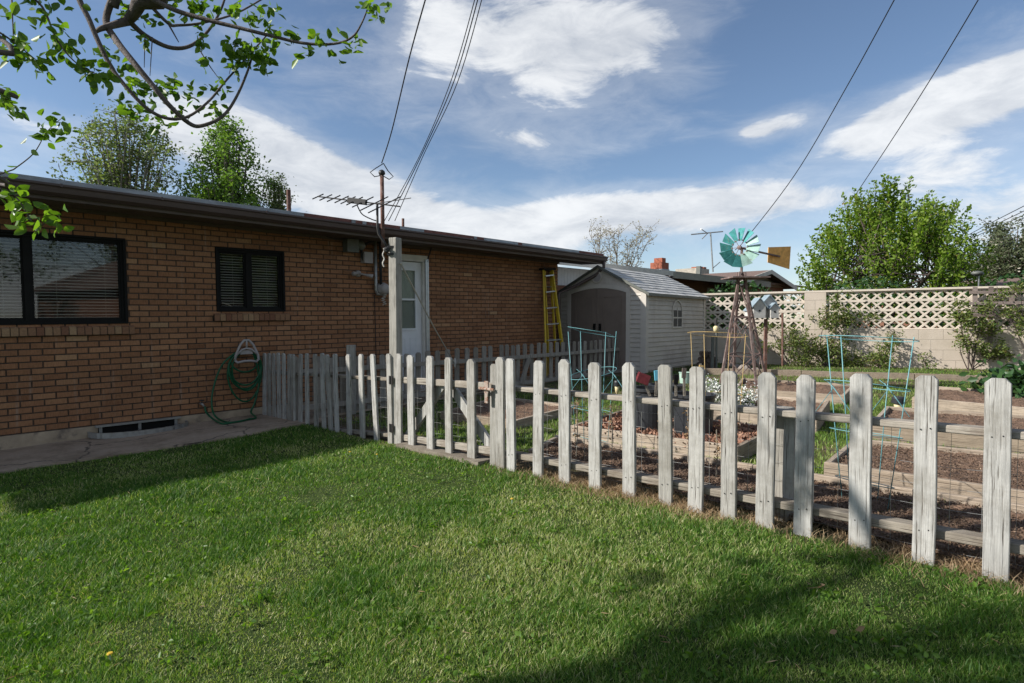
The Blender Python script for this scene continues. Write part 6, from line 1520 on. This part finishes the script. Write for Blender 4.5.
# dandelions and dry leaves
for k, (px, py, lab) in enumerate(((350, 452, "yellow dandelion in the grass nearest the gate hinge post"), (377, 454.5, "yellow dandelion in the grass directly below the gate hinge post, right one"), (110, 654, "yellow dandelion in the grass at bottom left"), (512, 499.0, "yellow dandelion in the grass below the right fence start"))):
    c_ = gp(px, py, .04); r = thing("dandelion", lab, "dandelion", Vector((c_.x, c_.y, g(c_.x, c_.y))), 0, "dandelions in the lawn")
    mb = MB(); mb.tube([(c_.x, c_.y, c_.z - .045), c_], .0022, 5); mb.build("stem", "palegreen", r, world=True)
    mb = MB(); mb.lathe(c_, [(.004, -.003), (.011, .001), (.009, .005), (.0001, .006)], 12); mb.build("flower", "dandy", r, world=True)
for k, (px, py) in enumerate(((817, 587), (829, 633), (855, 630), (823, 586), (880, 640))):
    c_ = gp(px, py, .04); P = np.array([list(c_)]); o_ = leafmesh("fallen_leaf", P, .035, "straw", None, D=np.array([[.8, .3, .0]]), tint=np.array([.4]), loc=tuple(c_)); tag(o_, "small dry tan leaf lying on the shaded lawn", "leaf", "fallen leaves on the lawn")

# ------------------------------------------------------------------ overhanging apple tree (trunk left of the frame, crown over the lawn)
AT = Vector((-5.4, .5, 0)); AT.z = g(AT.x, AT.y)
apple = thing("apple_tree", "leafy apple branches hanging into the top left from an overhead tree", "tree", AT)
mb = MB(); zs = 2.967
def ap(x, y, Y): return at(x / zs, y / zs, Y)
crot = Vector((-4.1, 1.15, 2.9))
mb.tube(smooth_path([AT - Vector((0, 0, .2)), AT + Vector((.2, .15, 1.0)), AT + Vector((.55, .4, 2.0)), crot]), [.17] * 4 + [.15] * 4 + [.12] * 5 + [.1] * 6, 10) if False else mb.tube(smooth_path([AT - Vector((0, 0, .2)), AT + Vector((.2, .15, 1.0)), AT + Vector((.55, .4, 2.0)), crot]), [.17 - .004 * i for i in range(19)], 10)
K1 = ap(385, -60, 2.5)
mb.tube(smooth_path([crot, crot.lerp(K1, .5) + Vector((0, 0, .15)), K1, ap(410, 10, 2.55), ap(380, 62, 2.6)]), [.06 - .0017 * i for i in range(25)], 9)
br = []
def branch(pts_, r0, r1):
    P = smooth_path([ap(*p) for p in pts_], 5); n_ = len(P); mb.tube(P, [.62 * (r0 + (r1 - r0) * i / (n_ - 1)) for i in range(n_)], 7); br.append(P); return P
Ba = branch([(345, -30, 2.55), (315, 60, 2.55), (345, 120, 2.5), (400, 190, 2.45), (450, 250, 2.45), (500, 310, 2.45), (560, 365, 2.5), (600, 373, 2.5), (660, 345, 2.55), (700, 290, 2.6), (735, 210, 2.6), (752, 150, 2.6)], .024, .006)
mb.tube(smooth_path([K1, ap(350, -30, 2.55), ap(335, 20, 2.56)]), .022, 8)
mb.tube(smooth_path([ap(380, 62, 2.6), ap(345, 72, 2.55), ap(300, 85, 2.5), ap(285, 95, 2.5)]), [.019 - .0007 * i for i in range(19)], 8)
Bb = branch([(220, -40, 2.4), (240, 10, 2.4), (265, 60, 2.4), (290, 120, 2.4), (330, 200, 2.4), (380, 265, 2.4), (440, 325, 2.42), (500, 352, 2.45), (560, 345, 2.5), (620, 300, 2.55), (670, 240, 2.6), (720, 185, 2.65), (800, 95, 2.7)], .018, .005)
Bc = branch([(385, 65, 2.6), (430, 105, 2.65), (500, 140, 2.7), (560, 138, 2.75), (610, 100, 2.8), (650, 40, 2.8), (672, -20, 2.8)], .019, .007)
Bd = branch([(420, -20, 2.5), (520, 30, 2.5), (620, 60, 2.5), (700, 80, 2.5), (800, 105, 2.5), (900, 128, 2.5), (990, 130, 2.5), (1045, 110, 2.5), (1075, 65, 2.5), (1100, 0, 2.5)], .017, .004)
Be = branch([(440, 10, 2.55), (500, 70, 2.6), (530, 75, 2.65), (600, 68, 2.7), (700, 40, 2.8), (790, -10, 2.9)], .012, .006)
branch([(500, 72, 2.6), (530, 125, 2.6)], .007, .003); branch([(430, 110, 2.6), (428, 200, 2.6)], .004, .002); branch([(452, 110, 2.6), (445, 225, 2.6)], .004, .002); branch([(590, 145, 2.7), (625, 200, 2.7), (655, 240, 2.7)], .005, .002); branch([(700, 130, 2.7), (680, 220, 2.7)], .004, .002)
T1 = branch([(40, 503, 2.3), (100, 455, 2.3), (140, 390, 2.3), (190, 345, 2.3)], .004, .0015); T2 = branch([(-40, 540, 2.2), (30, 575, 2.2), (60, 600, 2.2), (100, 665, 2.2), (125, 668, 2.2), (155, 640, 2.2)], .006, .0025)
branch([(-60, 540, 2.25), (-10, 520, 2.28), (40, 503, 2.3)], .006, .004)
T3 = branch([(-60, 60, 2.2), (20, 110, 2.2), (60, 140, 2.2), (110, 180, 2.2)], .007, .002); T4 = branch([(60, -30, 2.2), (125, 20, 2.2), (170, 120, 2.2), (230, 190, 2.2), (300, 225, 2.2)], .008, .002)
T5 = branch([(-60, 240, 2.1), (0, 280, 2.1), (50, 320, 2.1)], .006, .002); branch([(35, 0, 2.2), (40, 120, 2.2)], .005, .002)
mb.tube(smooth_path([crot, ap(-200, 100, 2.0), ap(-60, 60, 2.2)]), [.016 - .0008 * i for i in range(13)], 7); mb.tube(smooth_path([crot, ap(-220, 420, 2.0), ap(-60, 540, 2.22)]), [.014 - .0008 * i for i in range(13)], 7); mb.tube(smooth_path([crot, ap(-180, 200, 2.0), ap(-60, 240, 2.1)]), [.014 - .0008 * i for i in range(13)], 7)
# crown over the lawn, above the picture
rr = random.Random(21); crownP = []
def limb(E, r0=.05, tw=9, leafn=9, rad=.45, S=None):
    S = S or crot; pts_ = smooth_path([S, S.lerp(E, .5) + Vector((rr.gauss(0, .1), rr.gauss(0, .1), .15)), E], 5); mb.tube(pts_, [r0 * (1 - .8 * i / (len(pts_) - 1)) for i in range(len(pts_))], 6)
    for _ in range(tw):
        q = pts_[rr.randint(5, len(pts_) - 1)]; d_ = Vector((rr.gauss(0, 1), rr.gauss(0, 1), rr.gauss(.1, .4))).normalized() * rr.uniform(.4, 1) * rad; mb.tube([q, q + d_ * .5 + Vector((0, 0, .03)), q + d_], [.008, .006, .003], 4)
        for t in np.linspace(.2, 1, 9):
            for _ in range(leafn // 3): crownP.append(tuple(q + d_ * t + Vector((rr.gauss(0, .05), rr.gauss(0, .05), rr.gauss(0, .05)))))
for (x, y, z) in ((-2.6, 1.7, 3.4), (-2.0, 1.9, 3.3), (-1.4, 2.2, 3.35), (-1.9, 1.3, 3.2), (-1.2, 1.5, 3.15), (-.7, 1.7, 3.1), (-1.1, .9, 3.1), (-2.2, .9, 3.5), (-3.4, 2.2, 3.6), (-1.6, .4, 3.3), (-.4, 1.2, 3.2), (-2.8, .6, 3.6), (-.9, 1.9, 3.0), (-1.5, 1.8, 2.9), (-.3, .7, 3.2), (-.2, 1.75, 3.0), (-.6, .3, 3.3)):
    limb(Vector((x - 1.75, y - .75, z + .5)), tw=13, leafn=9, rad=.55)
mb.build("trunk", "bark_apple", apple, world=True, smooth=True)
LP = []; LD = []
def cl(x, y, Y, n_, s_=18, dx=0):
    c_ = ap(x, y, Y); sc_ = s_ / zs / F * Y
    for _ in range(n_): LP.append([c_.x + random.gauss(0, sc_), c_.y + random.gauss(0, sc_), c_.z + random.gauss(0, sc_)]); LD.append([random.gauss(0, 1), random.gauss(0, .8), random.gauss(-.5, .7)])
for P_, n_, st_, Ys in ((T3, 3, 2, 0), (T4, 4, 2, 0), (T5, 3, 1, 0), (T1, 1, 6, 0), (T2, 2, 4, 0)):
    for q in P_[st_:]:
        for _ in range(n_): LP.append([q.x + random.gauss(0, .02), q.y + random.gauss(0, .03), q.z + random.gauss(0, .02)]); LD.append([random.gauss(0, 1), random.gauss(0, .8), random.gauss(-.6, .7)])
for x, y, n_, s_ in ((10, 60, 10, 25), (30, 30, 8, 25), (30, 140, 9, 22), (70, 150, 10, 20), (110, 185, 10, 20), (30, 175, 6, 14), (140, 230, 2, 6), (15, 280, 9, 18), (40, 310, 9, 18), (60, 330, 5, 12), (5, 420, 4, 8), (140, 60, 12, 30), (180, 110, 12, 28), (200, 160, 10, 22), (250, 200, 10, 18), (290, 210, 10, 18), (310, 230, 6, 12), (180, 20, 7, 25), (260, 30, 5, 25),
                     (130, 375, 7, 12), (165, 360, 8, 14), (190, 375, 8, 12), (120, 410, 5, 10), (150, 400, 6, 12), (180, 400, 5, 10), (20, 510, 8, 14), (10, 570, 9, 14), (20, 600, 7, 12), (60, 610, 8, 12), (85, 640, 8, 12), (110, 610, 3, 8), (155, 620, 6, 8), (180, 628, 4, 8), (75, 650, 3, 7)):
    cl(x, y, 2.25, max(2, int(n_ * .7)), s_)
for x, y, n_, s_ in ((320, 150, 8, 16), (330, 175, 5, 14), (375, 190, 7, 12), (400, 250, 8, 14), (430, 260, 8, 16), (470, 270, 10, 18), (500, 250, 8, 16), (520, 270, 6, 14), (370, 310, 5, 12), (400, 330, 6, 14), (460, 340, 9, 20), (500, 380, 5, 14), (440, 380, 4, 10), (375, 240, 4, 8), (545, 330, 6, 10), (560, 270, 5, 8), (620, 260, 5, 9), (590, 310, 4, 9), (630, 330, 4, 8), (610, 180, 5, 8), (660, 250, 6, 10), (640, 300, 4, 8),
                     (700, 160, 12, 18), (730, 140, 14, 20), (760, 170, 12, 18), (790, 150, 12, 18), (800, 110, 12, 20), (770, 60, 12, 20), (700, 200, 9, 14), (690, 130, 8, 14), (600, 110, 6, 12), (590, 130, 4, 8), (790, 190, 8, 12), (810, 30, 6, 12), (720, 30, 8, 16), (560, 20, 10, 20), (600, 30, 8, 18), (500, 10, 6, 16), (640, 15, 8, 16), (470, 60, 4, 10), (380, 20, 7, 14), (370, 40, 6, 10), (430, 60, 4, 8), (440, 130, 4, 8), (340, 110, 3, 8), (410, 100, 3, 7)):
    cl(x, y, 2.6, int(n_ * 1.7), s_ * .95)
for x, y, n_, s_ in ((700, 45, 5, 12), (740, 55, 4, 10), (860, 90, 7, 10), (880, 100, 6, 10), (920, 150, 6, 12), (880, 165, 4, 8), (940, 100, 4, 8), (960, 120, 5, 10), (1000, 150, 7, 12), (1045, 140, 7, 10), (1050, 120, 6, 10), (1005, 88, 4, 8), (1090, 10, 8, 14), (1110, 30, 7, 12), (1120, 45, 6, 10), (1155, 5, 3, 6), (1010, 180, 3, 6)):
    cl(x, y, 2.5, n_, s_)
LP = np.array(LP); LD = np.array(LD)
near = LP[:, 1] < 2.35
leafmesh("leaves", LP[near], .042, "apple", apple, D=LD[near], aspect=.62, hi=True); leafmesh("leaves", LP[~near], .040, "apple", apple, D=LD[~near], aspect=.62, hi=True)
cp_ = np.array(crownP); d = cp_ - np.array(EYE); okm = ((d[:, 2] / np.maximum(d[:, 1], .05)) > .60) | (d[:, 1] < .3)
cc_ = cp_[:, 1] * 3.1 + 1.7 * np.sin(cp_[:, 0] * 2.9) ; hol = np.sin(cp_[:, 0] * 4.3 + 1.3 * cp_[:, 1]) + np.sin(cc_) + .6 * np.sin(cp_[:, 2] * 6) ; okm &= (hol > -.2) & (rng.random(len(cp_)) < .6)
crw = leafmesh("crown", cp_[okm], .060, "apple", apple, aspect=.62)

# ------------------------------------------------------------------ sky, sun
world = bpy.data.worlds.new("World"); scene.world = world; world.use_nodes = True
nt = world.node_tree; nt.nodes.clear()
out = N(nt, "ShaderNodeOutputWorld"); bg = N(nt, "ShaderNodeBackground"); nt.links.new(bg.outputs[0], out.inputs[0])
SA, SB = 1.53, .28
SE = math.atan(1 / math.hypot(SA, SB))
sky = N(nt, "ShaderNodeTexSky"); sky.sky_type = "NISHITA"; sky.sun_disc = False; sky.sun_elevation = SE; sky.sun_rotation = math.radians(270) - math.atan2(SB, SA); sky.air_density = 1.0; sky.dust_density = .6; sky.ozone_density = 1.6; sky.altitude = 1300
tc = N(nt, "ShaderNodeTexCoord"); sp_ = N(nt, "ShaderNodeSeparateXYZ"); nt.links.new(tc.outputs["Generated"], sp_.inputs[0])
def math_(op, a_, b_=None, c_=None, clamp=False):
    n_ = N(nt, "ShaderNodeMath", operation=op); n_.use_clamp = clamp
    for i, v_ in enumerate((a_, b_, c_)):
        if v_ is None: continue
        if isinstance(v_, (int, float)): n_.inputs[i].default_value = v_
        else: nt.links.new(v_, n_.inputs[i])
    return n_.outputs[0]
Xd, Yd, Zd = sp_.outputs
az = math_("ARCTAN2", Xd, Yd); el_ = math_("ARCSINE", Zd)
# stretched noise on azimuth/elevation keeps clouds flat near the horizon
def nz(sx__, sy__, scale, detail, rough, dist=0, off=0):
    cb = N(nt, "ShaderNodeCombineXYZ"); nt.links.new(math_("MULTIPLY_ADD", az, sx__, off), cb.inputs[0]); nt.links.new(math_("MULTIPLY", el_, sy__), cb.inputs[1]); cb.inputs[2].default_value = off
    n_ = N(nt, "ShaderNodeTexNoise"); n_.inputs["Scale"].default_value = scale; n_.inputs["Detail"].default_value = detail; n_.inputs["Roughness"].default_value = rough; n_.inputs["Distortion"].default_value = dist
    nt.links.new(cb.outputs[0], n_.inputs["Vector"]); return n_.outputs["Fac"]
n1 = nz(1, 2.2, 3.0, 9, .58, .4, 3.1); n2 = nz(1.0, 2.8, 8.0, 10, .66, .5, 8.0); n3 = nz(1, 3.6, 1.4, 4, .5, 0, 5.5)
def blob_(px, py, rx2, ry2, rot=0.0, w=1.0):
    """soft cloud bank at a compass bearing and height in the sky"""
    u = (px - 512) / F; v_ = (HZ - py) / F; a0_ = math.atan(u); e0_ = math.atan(v_ * math.cos(a0_)); ra = rx2 / F * math.cos(a0_) ** 2; re = ry2 / F * math.cos(a0_)
    da = math_("SUBTRACT", az, a0_); de = math_("SUBTRACT", el_, e0_); c_, s_ = math.cos(rot), math.sin(rot)
    p_ = math_("MULTIPLY_ADD", de, s_, math_("MULTIPLY", da, c_)); q_ = math_("MULTIPLY_ADD", da, -s_, math_("MULTIPLY", de, c_))
    p2 = math_("POWER", math_("DIVIDE", math_("ABSOLUTE", p_), ra), 2.0); q2 = math_("POWER", math_("DIVIDE", math_("ABSOLUTE", q_), re), 2.0)
    r2 = math_("ADD", p2, q2); return math_("MULTIPLY", math_("EXPONENT", math_("MULTIPLY", r2, -1.0)), w)
BL = [(560, 45, 120, 52, -.1, .85), (640, 45, 60, 35, .1, .25), (250, 150, 110, 34, -.30, 1.2), (380, 205, 110, 30, -.28, .95), (935, 108, 115, 22, .2, 1.25), (850, 175, 70, 16, .1, -.5), (1020, 85, 80, 26, .1, .6), (880, 30, 130, 40, 0, -.55), (760, 60, 60, 50, 0, -.3), (700, 150, 90, 18, .1, -.2), (110, 60, 120, 50, 0, -.35), (560, 225, 130, 20, .05, .7), (720, 205, 170, 24, .05, .85), (768, 130, 48, 14, .15, .95), (748, 134, 16, 7, 0, .35), (520, 142, 60, 16, -.15, .5), (900, 160, 120, 22, .1, .35), (40, 115, 60, 16, 0, .3), (60, 150, 220, 30, 0, .22), (1000, 210, 120, 40, 0, .4), (512, 280, 900, 34, 0, .55), (650, 165, 120, 14, .05, -.3), (60, 60, 60, 60, 0, -.3), (430, 20, 60, 50, -.9, .25)]
acc = None
for b_ in BL: o_ = blob_(*b_); acc = o_ if acc is None else math_("ADD", acc, o_)
behind = math_("MULTIPLY", math_("LESS_THAN", Yd, 0.0), .35)
acc = math_("ADD", acc, behind)
base_ = math_("ADD", math_("MULTIPLY", n1, .85), math_("MULTIPLY", n2, .55)); 
base_ = math_("ADD", base_, math_("MULTIPLY", n3, .30))
den = math_("ADD", base_, math_("MULTIPLY", acc, .62))
def mr(v_, a_, b_, c_=0, d_=1, smooth=True):
    n_ = N(nt, "ShaderNodeMapRange"); n_.interpolation_type = "SMOOTHSTEP" if smooth else "LINEAR"; nt.links.new(v_, n_.inputs[0])
    for i, q_ in enumerate((a_, b_, c_, d_)): n_.inputs[i + 1].default_value = q_
    return n_.outputs[0]
mask = mr(den, 1.0, 1.27); thin = mr(den, .72, 1.12, 0, .30)
mask = math_("MAXIMUM", mask, thin)
mask = math_("MULTIPLY", mask, mr(el_, -.02, .02))
shade = mr(math_("ADD", math_("MULTIPLY", n2, .6), math_("MULTIPLY", n1, .5)), .35, .75)
ccol = N(nt, "ShaderNodeMix", data_type="RGBA"); nt.links.new(shade, ccol.inputs[0]); ccol.inputs[6].default_value = (3.5, 3.75, 4.15, 1); ccol.inputs[7].default_value = (6.0, 6.1, 6.2, 1)
mx_ = N(nt, "ShaderNodeMix", data_type="RGBA"); nt.links.new(math_("MULTIPLY", mask, .92), mx_.inputs[0]); 
hs = N(nt, "ShaderNodeHueSaturation"); hs.inputs["Saturation"].default_value = 1.0; hs.inputs["Value"].default_value = .80; nt.links.new(sky.outputs[0], hs.inputs["Color"])
nt.links.new(hs.outputs[0], mx_.inputs[6]); nt.links.new(ccol.outputs[2], mx_.inputs[7])
nt.links.new(mx_.outputs[2], bg.inputs[0]); bg.inputs[1].default_value = .10

sd = bpy.data.lights.new("sun", "SUN"); sd.energy = 4.1; sd.angle = math.radians(.9); sd.color = (1.0, .965, .90)
so = bpy.data.objects.new("sun", sd); COL.objects.link(so); so.location = (-20, 0, 20)
tosun = Vector((-SA, -SB, 1)).normalized(); so.rotation_euler = tosun.to_track_quat("Z", "Y").to_euler()

scene.view_settings.view_transform = "Standard"; scene.view_settings.look = "None"; scene.view_settings.gamma = 1; scene.view_settings.exposure = 0.72
scene.view_settings.use_curve_mapping = False
scene.render.engine = "CYCLES"; scene.cycles.use_denoising = True; scene.cycles.max_bounces = 6; scene.cycles.transparent_max_bounces = 12
scene.cycles.use_adaptive_sampling = True
